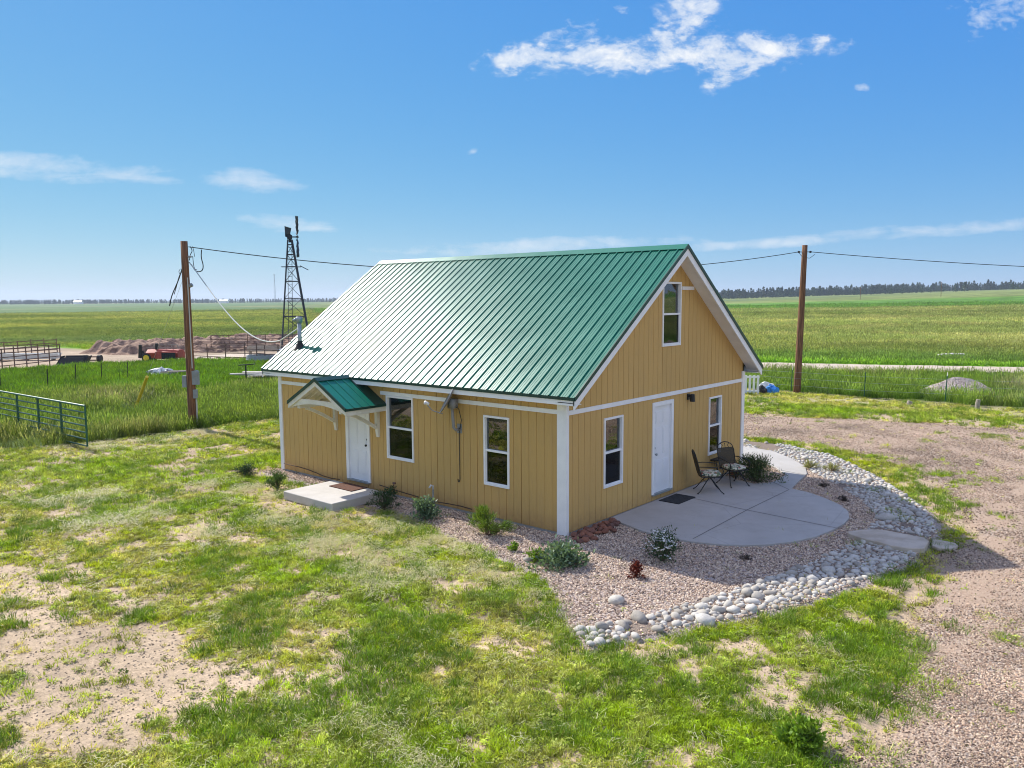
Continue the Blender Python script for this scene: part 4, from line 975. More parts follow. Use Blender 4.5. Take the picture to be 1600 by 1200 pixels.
# bigger vivid clumps in the lawn
x,y,d=wedge(36000,7,40,-40,38,.6); nn=fbm(x,y,.8,123,4); k=(lawn_cover(x,y)>.12)&(nn>.56)&(sdp(x,y,TALL)<0)&(y<26); x,y,d=x[k],y[k],d[k]
k=~((x>-6.95)&(x<-4.95)&(y>-1.9)&(y<0)); x,y,d=x[k],y[k],d[k]
tint=mixt([(.16,.31,.018),(.24,.38,.02),(.10,.19,.03)],[rng.random(len(x)),rng.random(len(x)),rng.random(len(x))])*rng.uniform(.5,1.3,(len(x),1))
clump_c=proto_col('lawn_weeds',[mk_tuft(80+i,40,.10,.05,.13,.009,1.1) for i in range(4)])
finish('lawn_weed_clumps',x,y,gz(x,y)-.004,.6,1.2,tint,clump_c,'taller vivid green grass clumps dotted over the lawn','grass',.15,.9+d*.012)
# dry clippings lying on the lawn
random.seed(3)
def mk_straw(seed):
    random.seed(seed); mb=MB()
    for _ in range(16):
        x,y=random.gauss(0,.08),random.gauss(0,.05); a=random.gauss(0,.5); l_=random.uniform(.015,.05); z=random.uniform(.01,.045); w_=.0022; c,s=math.cos(a),math.sin(a)
        mb.col=grey(.7,1.2); dz=random.uniform(-.01,.01)
        mb.add([(x-c*l_+s*w_,y-s*l_-c*w_,z-dz),(x-c*l_-s*w_,y-s*l_+c*w_,z-dz),(x+c*l_-s*w_,y+s*l_+c*w_,z+dz),(x+c*l_+s*w_,y+s*l_-c*w_,z+dz)],[(0,1,2,3)])
    return mb.build('straw_wisp',M['blade'],link=False,recalc=False)
straw_c=proto_col('straw',[mk_straw(i) for i in range(5)])
STR=[P2(p) for p in ([(350,740),(600,800),(760,860),(860,930),(700,925),(560,880),(380,800),(250,760)],[(80,690),(300,672),(360,676),(230,705),(90,712)],[(0,770),(200,770),(330,800),(200,840),(0,800)],[(560,1120),(640,1130),(720,1190),(680,1200)],[(300,830),(520,850),(700,900),(600,930),(350,880)])]
x,y,d=wedge(110000,7,34,-40,25,.7); sd_=np.max([sm(sdp(x,y,p)+(fbm(x,y,1.,37,3)-.5)*2,-.3,.6) for p in STR],0)
k=(rng.random(len(x))<np.maximum(sd_*sm(fbm(x,y,.6,38,3),.42,.62),.02))&(lawn_cover(x,y)>.15)&(sdp(x,y,TALL)<0); x,y,d=x[k],y[k],d[k]
k=~((x>-6.95)&(x<-4.95)&(y>-1.9)&(y<0)); x,y,d=x[k],y[k],d[k]
tint=mixt([(.66,.62,.42),(.66,.58,.36),(.50,.52,.30)],[rng.random(len(x)),rng.random(len(x)),rng.random(len(x))])
o=finish('grass_clippings',x,y,gz(x,y)+.01,.8,1.5,tint,straw_c,'pale dry mown clippings lying on the lawn','clippings',.12,.7+d*.02)
# tall grass left
A0=(rt.x/math.hypot(rt.x,rt.y),rt.y/math.hypot(rt.x,rt.y))
x,y,d=wedge(42000,18,62,-40,0,1.1); s=sdp(x,y,TALL); k=(s>.05)&(x<-17)&(rng.random(len(x))<sm(s,0,.5)*.95+.0)&(sdp(x,y,YARD)<-1)
zone=sm(d+(fbm(x,y,5,41,3)-.5)*10,41,46); k&=rng.random(len(x))>zone; gg=G(211,640); tx,ty=x-gg.x,y-gg.y; k&=~((np.hypot(tx,ty)<.5)); k&=rng.random(len(x))>.9*np.exp(-((tx*A0[0]+ty*A0[1])/1.4)**2)*(np.abs(ty*A0[0]-tx*A0[1])<9); x,y,d=x[k],y[k],d[k]; s=s[k]
n_=fbm(x,y,3.5,43,3); n2=fbm(x,y,7,44,3)
tint=mixt([(.10,.21,.022),(.17,.27,.03),(.36,.33,.18),(.17,.26,.03)],[sm(n_,.4,.6)+.35,.6*rng.random(len(x)),sm(n2,.62,.72)*.4+1.6*np.exp(-((x-G(185,632).x)**2+(y-G(185,632).y)**2)/5.)*rng.random(len(x)),.3+0*n_])*rng.uniform(.45,1.35,(len(x),1))*(.65+.7*fbm(x,y,1.3,146,3))[:,None]
finish('tall_grass',x,y,gz(x,y)-.01,.75,1.25,tint,tall_c,'tall seeding green grass behind the pipe gate and round the left pole','grass',.12,1+(d-20)*.012,.42+.5*n2)
# vivid broad weeds
x,y,d=wedge(26000,38,66,-42,-2,1.1); zone=sm(d+(fbm(x,y,5,41,3)-.5)*10,41,46); k=(x<-17)&(rng.random(len(x))<zone)&(sdp(x,y,YARD)<-.5+(fbm(x,y,3,7,2)-.5)*2); x,y,d=x[k],y[k],d[k]
tint=mixt([(.15,.32,.02),(.24,.38,.02),(.08,.19,.03)],[sm(fbm(x,y,3,45,3),.4,.6)+.2,rng.random(len(x)),.35*rng.random(len(x))])*rng.uniform(.5,1.25,(len(x),1))*(.6+.8*fbm(x,y,1.6,148,3))[:,None]
finish('weed_patch',x,y,gz(x,y)-.01,.8,1.3,tint,weed_c,'bright green leafy weeds in front of the dirt yard','weeds',.1,1.1)
# tall grass right of the house up to the dirt road
x,y,d=wedge(16000,36,75,4,42,1.1); s=beyond(x,y); k=(y>26.3+(fbm(x,y,2,3,2)-.5)*.8)&(s<-5.0+(fbm(x,y,3,6,2)-.5)*1.5)&(rng.random(len(x))<.95); gpc=gnd(G(1500,616)); k&=~((np.hypot(x-gpc.x,y-gpc.y)<2.0)&(rng.random(len(x))<.85)); x,y,d=x[k],y[k],d[k]
n2=fbm(x,y,6,144,3); tint=mixt([(.11,.23,.02),(.19,.30,.035),(.30,.32,.15)],[sm(fbm(x,y,3,145,3),.4,.6)+.2,rng.random(len(x)),sm(n2,.45,.6)])*rng.uniform(.5,1.35,(len(x),1))*(.65+.7*fbm(x,y,1.5,147,3))[:,None]
finish('verge_grass',x,y,gz(x,y)-.01,.8,1.3,tint,tall_c,'tall green grass along the wire fence before the dirt road','grass',.1,1.25,.5+.4*n2)
# pasture beyond the road, and the left-hand fields
x,y,d=wedge(90000,55,330,0,42,.45); s=beyond(x,y); k=s>2.8; x,y,d,s=x[k],y[k],d[k],s[k]
c=ground_color(x,y); tint=c*rng.uniform(.65,1.4,(len(x),1))*np.array([.93,1.08,.85]); 
finish('pasture_grass',x,y,gz(x,y)-.02,.7,1.2,tint,field_c,'open pasture grass beyond the dirt road','grass',.1,.9+(d-55)*.006,.8+.5*fbm(x,y,10,8,2))
x,y,d=wedge(45000,88,400,-42,0,.45); k=(sdp(x,y,YARD)<-1); x,y,d=x[k],y[k],d[k]
c=ground_color(x,y); tint=c*rng.uniform(.8,1.3,(len(x),1))
finish('meadow_grass',x,y,gz(x,y)-.02,.7,1.2,tint,field_c,'open green meadow grass beyond the dirt yard','grass',.1,.8+(d-80)*.005,.6+.5*fbm(x,y,14,9,2))
# pebbles
peb=[]
for i in range(6):
    m_=rock_mesh('pebble',200+i,.6,M['pebble'],1,.25,.0)
    at=m_.attributes.new('leafcol','FLOAT_COLOR','POINT'); at.data.foreach_set('color',[1.0]*4*len(m_.vertices)); m_.polygons.foreach_set('use_smooth',[False]*len(m_.polygons)); peb.append(bpy.data.objects.new('pebble',m_))
peb_c=proto_col('pebbles',peb)
def pebtint(n): 
    pal=np.array([1.0,.98,.90])*np.array([(.16,.12,.10),(.58,.43,.34),(.70,.56,.46),(.42,.30,.24),(.64,.51,.42),(.48,.38,.32),(.76,.65,.55),(.30,.22,.18),(.36,.28,.24)]); return pal[rng.integers(0,len(pal),n)]*rng.uniform(.85,1.1,(n,1))
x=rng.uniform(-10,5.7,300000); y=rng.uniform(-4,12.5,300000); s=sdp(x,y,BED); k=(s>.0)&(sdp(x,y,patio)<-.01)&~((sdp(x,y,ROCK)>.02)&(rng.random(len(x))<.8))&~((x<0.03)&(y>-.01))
dd,_=polar(x,y); x,y=x[k],y[k]
o=finish('bed_pebbles',x,y,np.full(len(x),.016),.013,.024,pebtint(len(x)),peb_c,'crushed pinkish gravel filling the bed around patio and wall','gravel',.6)
x,y,d=wedge(380000,8,34,6,42,.7); s=sdp(x,y,DRIVE)+(fbm(x,y,1.1,55,4)-.5)*1.4; fn=fines(x,y); k=(rng.random(len(x))<sm(s,-.5,.5)*(1-.9*fn)*.95)&(sdp(x,y,BED)<-.05)&(y<22); x,y,d=x[k],y[k],d[k]
finish('driveway_pebbles',x,y,np.maximum(gz(x,y),.004)+.002,.009,.018,pebtint(len(x))*(.42+.85*fbm(x,y,1.4,151,4))[:,None]*np.array([1,.95,.9]),peb_c,'loose pinkish gravel of the curving driveway','gravel',.6,.8+d*.02)

x,y,d=wedge(90000,7,30,-42,42,.7); lc=lawn_cover(x,y); k=(rng.random(len(x))<(1-lc)*.8)&(sdp(x,y,BED)<-.05)&(sdp(x,y,DRIVE)<.3)&(sdp(x,y,TALL)<-.2)&(sdp(x,y,patio)<-.05)&(y<18)&~((x>-9.8)&(x<.1)&(y>-.1)&(y<8.1))&~((x>-6.95)&(x<-4.95)&(y>-1.9)&(y<0)); x,y,d=x[k],y[k],d[k]
finish('soil_clods',x,y,gz(x,y),.008,.022,np.array([.44,.34,.235])*rng.uniform(.5,1.3,(len(x),1)),peb_c,'crumbs of dry sandy soil on the bare patches of the lawn','soil',.6,.8+d*.015)
# ------------------------------------------------------------ shrubs by the cabin
def leaf(mb,p,d,l_,w_,col):
    d=Vector(d).normalized(); s=d.cross(Vector((random.gauss(0,1),random.gauss(0,1),random.gauss(0,1)))).normalized(); mb.col=col
    p=Vector(p); mb.add([p,p+d*l_*.5+s*w_/2,p+d*l_,p+d*l_*.5-s*w_/2],[(0,1,2,3)])
def shrub(name,label,cat,loc,rx,ry,rz_,n,ll,lw,m,stems=14,spike=.0,flowers=0,seed=0,up_=.5,fm=None):
    random.seed(seed); t=thing(name,label,cat,loc,random.uniform(0,6)); mb=MB(); sb=MB(); ends=[]
    for i in range(stems):
        a=random.uniform(0,6.28); r_=random.uniform(.15,1); e=Vector((rx*r_*math.cos(a),ry*r_*math.sin(a),rz_*(1-.75*r_*r_)*random.uniform(.7,1.15)))
        mid=Vector((e.x*.45,e.y*.45,e.z*.7)); sb.tube([(0,0,0),mid,e],[.008,.005,.002],4); ends.append((mid,e))
    for i in range(n):
        mid,e=random.choice(ends); t_=random.random(); p=mid.lerp(e,t_**.7) if random.random()<.75 else Vector((0,0,0)).lerp(mid,random.uniform(.4,1))
        j=.10*rx/.35*(1-spike); p=p+Vector((random.gauss(0,j*.5),random.gauss(0,j*.5),random.gauss(0,j*.35))); p.z=max(p.z,.01)
        d=(e-mid).normalized()*(.6+spike)+Vector((random.gauss(0,.6),random.gauss(0,.6),random.gauss(0,.4)+up_))
        leaf(mb,p,d,ll*random.uniform(.6,1.3),lw*random.uniform(.7,1.3),grey(.55,1.35))
    mb.build('foliage',m,t,recalc=False); sb.build('stem',M['rust'],t)
    if flowers:
        fb=MB()
        for i in range(flowers):
            mid,e=random.choice(ends); p=mid.lerp(e,random.uniform(.3,1.1))+Vector((random.gauss(0,.05),random.gauss(0,.05),.03))
            for k in range(4): leaf(fb,p,(math.cos(k*1.57),math.sin(k*1.57),.4),.030,.026,(1,1,1))
        fb.build('flowers',fm or M['trim'],t,recalc=False)
    return t
LF={'jun':leafm('juniper_leaf',(.02,.05,.03),(.05,.09,.05)),'mid':leafm('shrub_leaf',(.05,.11,.025),(.10,.18,.05)),'feather':leafm('feathery_leaf',(.12,.20,.03),(.20,.28,.05)),
    'blue':leafm('bluegreen_leaf',(.10,.17,.11),(.20,.28,.20)),'dk':leafm('dark_leaf',(.025,.06,.025),(.06,.12,.04)),'redl':leafm('red_leaf',(.10,.015,.012),(.20,.04,.03)),'dead':leafm('dead_leaf',(.03,.025,.02),(.07,.05,.04),7,.1),'ever':leafm('evergreen_leaf',(.05,.085,.03),(.10,.15,.05)),'lime':leafm('lime_leaf',(.14,.26,.02),(.22,.34,.04)),'drygrass':leafm('dry_leaf',(.24,.26,.10),(.36,.34,.16))}
def at(px,py): g=G(px,py); return (g.x,g.y,0)
shrub('juniper_shrub','low dark juniper shrub in the lawn left of the cabin','shrub',at(385,746),.36,.30,.34,1500,.05,.014,LF['jun'],22,seed=1)
shrub('leafy_shrub','small olive green shrub at the left end of the wall bed','shrub',at(434,765),.33,.3,.45,1400,.06,.016,LF['mid'],18,seed=2)
shrub('spiky_shrub','dark spiky plant right of the concrete doorstep','shrub',at(600,797),.40,.32,.55,1500,.07,.014,LF['dk'],20,spike=.3,seed=3)
shrub('bluish_shrub','dark bluish leafy plant below the first window','shrub',at(665,812),.42,.34,.42,1300,.07,.04,LF['blue'],20,seed=4)
shrub('feathery_shrub','yellow green feathery plant below the second window','shrub',at(762,838),0.52,.46,.5,2100,.13,.013,LF['feather'],26,spike=.6,seed=5)
shrub('sprawling_plant','sprawling blue green plant on the gravel by the house corner','plant',at(880,882),.62,.34,.34,1300,.09,.045,LF['blue'],20,seed=6)
shrub('lime_plant','small lime green weed at the gravel edge','plant',at(838,877),.24,.2,.22,350,.06,.03,LF['lime'],9,seed=61)
shrub('red_shrub','small red leaved shrub in the sunlit gravel','shrub',at(995,903),.18,.17,.27,620,.045,.022,LF['redl'],14,seed=7)
shrub('flowering_shrub','white flowering green shrub in the shaded gravel beside the patio','shrub',at(1037,878),0.46,.40,.52,2400,.045,.016,LF['dk'],26,flowers=150,seed=8)
shrub('evergreen_shrub','spreading evergreen shrub behind the patio chairs','shrub',at(1183,754),.80,.62,.62,4200,.08,.016,LF['ever'],46,spike=.25,seed=9)
shrub('withered_plant','small dark withered plant in the gravel by the walkway','plant',at(1288,762),.13,.12,.14,260,.04,.012,LF['dead'],10,seed=10)
shrub('withered_plant','small dark withered plant in the gravel by the rock border','plant',at(1316,784),.15,.13,.15,300,.04,.012,LF['dead'],10,seed=11)
shrub('withered_plant','tiny brown withered plant in the shaded gravel below the patio','plant',at(1165,876),.13,.12,.09,200,.04,.012,LF['dead'],8,seed=12)
shrub('dry_tuft','tuft of dry yellowish grass at the rock border near the walkway','grass tuft',at(1265,733),.25,.2,.22,400,.12,.01,LF['drygrass'],14,spike=.6,seed=13)
shrub('dry_tuft','tuft of dry yellowish grass between walkway and white rocks','grass tuft',at(1300,738),.3,.2,.2,400,.12,.01,LF['drygrass'],14,spike=.6,seed=14)
shrub('green_weed','bright leafy weed clump in the foreground lawn near the driveway','weed',at(1252,1168),.26,.24,.26,1500,.07,.03,LF['lime'],22,seed=15)
shrub('green_weed','bright leafy weed by the wall bed near the second window','weed',at(805,862),.13,.12,.16,260,.05,.025,LF['lime'],8,seed=16)

# ------------------------------------------------------------ patio furniture
def chair(label,loc,rz):
    t=thing('patio_chair',label,'chair',loc,rz,'wrought iron patio chairs')   # local +x is the way it faces
    z=.40
    s=MB(); s.tube([(-.22,-.24,z),(.24,-.25,z),(.28,0,z-.01),(.24,.25,z),(-.22,.24,z),(-.24,0,z),(-.22,-.24,z)],.011,6)
    for i in range(7): y=-.2+i*.066; s.tube([(-.22,y,z),(.25,y,z-.004)],.004,4)
    s.build('seat',M['black'],t)
    c=MB(); n=18; pr=[]
    for i in range(n):
        a=2*PI*i/n; ex=.5; cx_=.25*math.copysign(abs(math.cos(a))**ex,math.cos(a)); cy_=.25*math.copysign(abs(math.sin(a))**ex,math.sin(a)); pr.append((cx_+.02,cy_))
    rings=[(.90,.012),(1.0,.04),(.97,.075),(.7,.095),(.0,.10)]
    V=[(x*k,y*k,z+h_+ (.006*math.sin(j*2.1)) ) for k,h_ in rings for j,(x,y) in enumerate(pr)]
    Fc=[(i*n+j,i*n+(j+1)%n,(i+1)*n+(j+1)%n,(i+1)*n+j) for i in range(4) for j in range(n)]+[tuple(range(n-1,-1,-1))]
    c.add(V,Fc); c.build('cushion',M['cushion'],t,smooth=True)
    b=MB()
    def bp(u,v): # back plane: u across, v up
        return Vector((-.22-.16*v,u,z+.58*v))
    out=[bp(-.23,0),bp(-.24,.3),bp(-.245,.7),bp(-.2,.92),bp(-.1,1.02),bp(0,1.05),bp(.1,1.02),bp(.2,.92),bp(.245,.7),bp(.24,.3),bp(.23,0)]
    b.tube(out,.012,6); b.tube([bp(-.23,.80),bp(.23,.80)],.008,5)
    for u in(-.12,0,.12): b.tube([bp(u,.8),bp(u*.6,.9),bp(u*1.1,1.0)],.007,5)
    bk=b.build('back_frame',M['black'],t)
    m_=MB(); th=.003
    for i in range(22): u=-.22+i*.0209; m_.bar(bp(u,.03),bp(u,.80),.013,.003)
    for j in range(26): v=.03+j*.0305; m_.bar(bp(-.23,v),bp(.23,v),.014,.003,(1,0,0))
    m_.build('back_mesh',M['meshblack'],t)
    for s_ in(-1,1):
        a=MB(); a.tube([bp(s_*.24,.42),(-.1,s_*.29,z+.25),(.1,s_*.3,z+.24),(.24,s_*.29,z+.22),(.28,s_*.28,z+.16),(.24,s_*.27,z)],.011,6); a.build('armrest',M['black'],t)
    for s_ in(-1,1):
        for e in(1,-1):
            a=MB(); a.tube([(0,s_*.12,z-.02),(e*.10,s_*.17,z-.14),(e*.24,s_*.24,.06),(e*.30,s_*.26,.012)],.012,6); a.tube([(e*.285,s_*.255,.0),(e*.315,s_*.265,.006)],.02,6); a.build('leg',M['black'],t)
    a=MB(); a.tube([(0,-.12,z-.03),(0,.12,z-.03)],.016,6); a.tube([(.10,-.17,z-.14),(.10,.17,z-.14)],.009,5); a.tube([(-.10,-.17,z-.14),(-.10,.17,z-.14)],.009,5); a.build('spring_base',M['black'],t)
    return t
c1=G(1107,768,PZ); c2=G(1145,757,PZ)
chair('black wrought iron patio chair nearest the gable door, seen from the side',(c1.x,c1.y,PZ),math.atan2(.62,.78))
chair('black wrought iron patio chair facing the viewer beside the evergreen shrub',(c2.x,c2.y,PZ),math.atan2(-.45,.80))
tb_=G(1126,748,PZ); T_=thing('patio_table','low black round patio table between the two iron chairs','table',(tb_.x-.25,tb_.y+.1,PZ))
c=MB(); c.lathe([(.001,.505),(.30,.505),(.31,.49),(.30,.475),(.001,.475)],24); c.build('tabletop',M['black'],T_)
for i in range(4):
    a=i*PI/2+.6; c=MB(); c.tube([(.10*math.cos(a),.10*math.sin(a),.475),(.06*math.cos(a),.06*math.sin(a),.25),(.24*math.cos(a),.24*math.sin(a),.0)],.010,6); c.build('leg',M['black'],T_)
g=G(1158,750,PZ); P_=thing('flower_pot','terracotta flower pot half hidden behind the second patio chair','pot',(g.x-.35,g.y+.35,PZ)); c=MB(); c.lathe([(.001,.0),(.11,.0),(.16,.26),(.18,.26),(.18,.31),(.155,.31),(.15,.27),(.001,.27)],20); c.build('pot',M['terra'],P_,smooth=False)

# ------------------------------------------------------------ utility poles and lines
lpB=gnd(G(302,668)); lpT=AT(lpB,291,377)
t=thing('utility_pole','brown wooden utility pole with meter boxes in the tall grass left of the cabin','pole',lpB); 
H1=lpT.z; c=MB(); n=9; off=Vector((lpT.x-lpB.x,lpT.y-lpB.y,0))*.0
c.tube([Vector((0,0,-.3+(H1+.3)*i/n)) for i in range(n+1)],[.165-.045*i/n for i in range(n+1)],14); 
lp=c.build('shaft',M['pole'],t,smooth=True)
def rb(mb,c0,hx,hy,z0,z1):   # box turned to face the lawn
    a=rt.copy(); a.z=0; a.normalize(); b=Vector((-a.y,a.x,0)); p=[c0+a*i*hx+b*j*hy for i,j in((-1,-1),(1,-1),(1,1),(-1,1))]
    mb.hexa([(q.x,q.y,z0) for q in p],[(q.x,q.y,z1) for q in p])
A_=Vector((rt.x,rt.y,0)).normalized(); B_=Vector((A_.y,-A_.x,0))
c=MB(); rb(c,A_*-.22,.08,.07,1.5,1.92); c.build('meter_box',M['greybox'],t)
c=MB(); rb(c,A_*.2+B_*.05,.11,.08,1.6,2.1); c.tube([A_*.27+B_*.12+Vector((0,0,2.05)),A_*.27+B_*.22+Vector((0,0,2.05))],.09,12); c.build('meter_box',M['greybox'],t)
c=MB(); rb(c,A_*.18+B_*.1,.07,.05,1.1,1.42); c.build('meter_box',M['greybox'],t)
c=MB(); c.tube([A_*.2+B_*.08+Vector((0,0,0)),A_*.2+B_*.08+Vector((0,0,1.05))],.03,8); c.tube([A_*.12+B_*.12+Vector((0,0,2.2)),A_*.1+B_*.1+Vector((0,0,H1-1.3))],.022,6); c.build('conduit',M['cablegrey'],t)
c=MB(); c.tube([A_*.1+Vector((0,0,H1-.55)),A_*.24+Vector((0,0,H1-.55))],.035,8); c.tube([A_*.12+Vector((0,0,H1-1.6)),A_*.22+Vector((0,0,H1-1.55))],.07,8); c.build('insulator',M['greybox'],t)
def loc(px,py): q=AT(lpB,px,py); return q-lpB
c=MB()
def cur(pts,r_=.014,n=5): c.tube(smoothpoly3([loc(*p) for p in pts]),r_,n)
def smoothpoly3(pts,k=2):
    for _ in range(k):
        q=[pts[0]]
        for a,b in zip(pts,pts[1:]): q+=[a.lerp(b,.25),a.lerp(b,.75)]
        q.append(pts[-1]); pts=q
    return pts
cur([(288,407),(283,425),(278,440),(268,462),(265,478)],.02); cur([(286,422),(280,430),(276,447),(272,460)]); cur([(282,420),(279,424),(281,428)],.01)
cur([(297,385),(301,392),(297,398),(296,407)]); cur([(315,390),(314,402),(318,415),(316,424),(306,425),(300,415),(299,413)],.018); cur([(301,400),(303,420),(308,422)],.012); cur([(301,385),(303,393),(304,401)],.01)
c.build('loose_wire',M['cable'],t)
rpB=gnd(G(1245,613)); rpT=AT(rpB,1257,383); t2=thing('utility_pole','tall bare wooden utility pole beyond the driveway right of the cabin','pole',rpB)
lean=Vector((rpT.x-rpB.x,rpT.y-rpB.y,0)); H2=rpT.z; n=9; ln=rt*.16
c=MB(); c.tube([Vector((0,0,-.3+(H2+.3)*i/n))+ln*(i/n) for i in range(n+1)],[.175-.05*i/n for i in range(n+1)],14); c.build('shaft',M['pole'],t2,smooth=True)
c=MB(); hp=ln*.97+Vector((0,0,H2-.32)); c.tube([hp-A_*.3,hp+A_*.3],.02,6); c.tube([hp-A_*.32,hp-A_*.24],.05,8); c.tube([hp+A_*.24,hp+A_*.32],.05,8)
c.tube([hp-A_*.3,hp-A_*.1+Vector((0,0,-.25)),hp+A_*.25+Vector((0,0,-.3)),hp+A_*.5+Vector((0,0,-.12))],.012,5); c.build('insulator',M['black'],t2)
def wire(name,a,b,sag,r_,mtl,label,n=30):
    c=MB(); a=Vector(a); b=Vector(b); c.tube([a.lerp(b,i/n)-Vector((0,0,4*sag*(i/n)*(1-i/n))) for i in range(n+1)],r_,5); return tag(c.build(name,mtl),label,'cable')
pa=lpB+Vector((0,0,H1-.2))+A_*.15; pb=rpB+hp-A_*.3
wire('power_line',pa,pb,.95,.016,M['cable'],'dark power line running behind the roof between the two utility poles')
far=AT(gnd(G(1245,613))+A_*26-B_*-2,1700,424); 
wire('power_line',rpB+hp+A_*.3,rpB+A_*42+Vector((0,0,6.3)),.85,.016,M['cable'],'dark power line leading off to the right from the right hand pole')
mT=Vector((mx_.x-.07,mx_.y,AT(mx_,440,514).z))
c=MB(); q0=lpB+A_*.15+Vector((0,0,H1-.75)); pts=[q0.lerp(mT,i/30)-Vector((0,0,4*1.55*(i/30)*(1-i/30)*(.35+.65*i/30))) for i in range(27)]+[mT]
c.tube(pts,.02,5); c.tube([pts[-2],pts[-2]-Vector((0,0,.18))],.01,4)
tag(c.build('service_drop',M['cablegrey']),'pale drooping service cable from the left pole to the roof mast','cable')
# yellow guy guard with guy wire
yb=gnd(G(211,640)); yt_=lpB; yd=(AT(yb,231,590)-yb)
dirp=(lpB+Vector((0,0,H1-1.1))-yb); dirp.normalize()
t=thing('guy_wire','yellow plastic guard on the slanting guy wire of the left pole','guy wire',yb); Lg=2.4
yv=Vector((lpB.x-yb.x,lpB.y-yb.y,0))*.25+Vector((0,0,2.0)); yv=yv.normalized()
c=MB(); c.tube([(0,0,0),dirp*Lg],.065,8); c.build('guard',M['yellow'],t); c=MB(); c.tube([dirp*Lg,(lpB+Vector((0,0,H1-1.1))-yb)],.006,4); c.build('wire',M['cablegrey'],t)

# ------------------------------------------------------------ gates, fences, corrals
def gate(name,label,a,b,z,nr,nv,m_,r_=.024,h_=1.35,cat='gate',posts=True,group=None):
    a=Vector((a[0],a[1],0)); b=Vector((b[0],b[1],0)); t=thing(name,label,cat,a,0,group); v=b-a; c=MB()
    c.tube([(0,0,z),(0,0,z+h_)],r_,8); c.tube([v+Vector((0,0,z)),v+Vector((0,0,z+h_))],r_*1.2,8)
    c.tube([(0,0,z+h_),v+Vector((0,0,z+h_))],r_*1.15,8); c.build('frame',m_,t)
    for i in range(nr):
        zz=z+h_*(i/(nr)); c=MB(); c.tube([(0,0,zz),v+Vector((0,0,zz))],r_*.8,6); c.build('rail',m_,t)
    for i in range(1,nv):
        c=MB(); p=v*(i/nv); c.bar(p+Vector((0,0,z)),p+Vector((0,0,z+h_)),r_*1.9,r_*2.4); c.build('upright',m_,t)
    return t
ga=G(137,702); d_=(G(0,668)-G(137,702)).normalized(); gb=ga+d_*9.0
gate('pipe_gate','green tubular steel gate half sunk in tall grass at the left',(ga.x,ga.y),(gb.x,gb.y),.10,6,5,M['gategreen'],.03,1.28)
def corral(label,pa_,pb_,h_,nr,npst,m_,group,name='corral_panel'):
    a=gnd(G(*pa_)); b=gnd(G(*pb_)); t=thing(name,label,'fence',a,0,group); v=b-a
    for i in range(npst+1):
        c=MB(); p=v*(i/npst)+Vector((random.uniform(-.05,.05),0,0)); c.tube([p,p+Vector((random.uniform(-.06,.06),0,h_+random.uniform(.0,.2)))],.042,6); c.build('post',m_,t)
    for i in range(nr):
        z=h_*(i+1)/nr; c=MB(); c.tube([Vector((0,0,z+random.uniform(-.03,.03))),v*.5+Vector((0,0,z-.03)),v+Vector((0,0,z))],.032,5); c.build('rail',m_,t)
    return t
random.seed(5)
GP='pipe corral fences of the dirt yard'
corral('rusty pipe corral fence at the far left edge of the yard',(-60,585),(95,568),1.45,5,8,M['rust'],GP)
corral('rear rusty pipe corral fence behind the left corral',(-60,566),(90,556),1.4,5,7,M['rust'],GP)
corral('rusty pipe corral fence right of the red hay machine',(296,562),(414,566),1.3,4,4,M['rust'],GP)
corral('farther pipe corral fence between the manure heap and the feeder',(330,550),(470,547),1.5,4,5,M['rust'],GP)
corral('short pipe corral fence end joining the roof edge',(402,567),(470,572),1.4,4,2,M['rust'],GP)
def box_thing(name,label,cat,p,build,rz=0):
    t=thing(name,label,cat,gnd(G(*p)),rz); build(t); return t
YA=math.atan2(A_.y,A_.x)      # across-the-view bearing of the yard row
# red hay machine
hm=thing('hay_machine','faded red pull type hay mower with a yellow wheel in the dirt yard','farm machine',gnd(G(253,566)),YA)
c=MB(); prof=[(-.5,.35),(-.55,.75),(-.2,1.0),(.6,.98),(.9,.7),(.85,.25)]
for x0,x1 in((-.95,1.45),): 
    n=len(prof); c.hexa([(x0,p[0]*1.1,p[1]) for p in prof],[(x1,p[0]*.95,p[1]*.98) for p in prof])
c.hexa([(-.2,-.68,.3),(1.35,-.62,.22),(1.35,-.58,.8),(-.2,-.62,.85)],[(-.2,-.56,.3),(1.35,-.54,.22),(1.35,-.54,.8),(-.2,-.56,.85)]); c.build('hood',M['red'],hm,bevel=.03)
c=MB()
for i in range(6): c.box((.35+i*.17,-.72,.35),(.44+i*.17,-.685,.72))
c.box((.3,-.70,.3),(1.36,-.684,.76)); c.build('side_vent',M['rubber'],hm)
c=MB(); c.tube([(-.9,-.62,.38),(-.9,-.40,.38)],.36,18); w1=c.build('wheel',M['rubber'],hm,bevel=.03); c=MB(); c.tube([(-.9,-.64,.38),(-.9,-.60,.38)],.22,14); c.tube([(-.9,-.66,.38),(-.9,-.62,.38)],.07,8); c.build('rim',M['yellow'],w1)
c=MB(); c.tube([(-.9,.45,.38),(-.9,.65,.38)],.36,18); w1=c.build('wheel',M['rubber'],hm,bevel=.03); c=MB(); c.tube([(-.9,.66,.38),(-.9,.64,.38)],.22,14); c.build('rim',M['yellow'],w1)
c=MB(); c.bar((-1.45,-.3,.6),(-.8,-.2,.65),.12,.14); c.bar((-1.5,-.3,.35),(-1.42,-.3,1.35),.16,.22); c.bar((-1.3,-.3,.9),(-1.05,-.3,.25),.1,.12); c.bar((-.3,-.1,.95),(-.28,-.1,1.45),.2,.16); c.build('hitch',M['black'],hm)
c=MB()
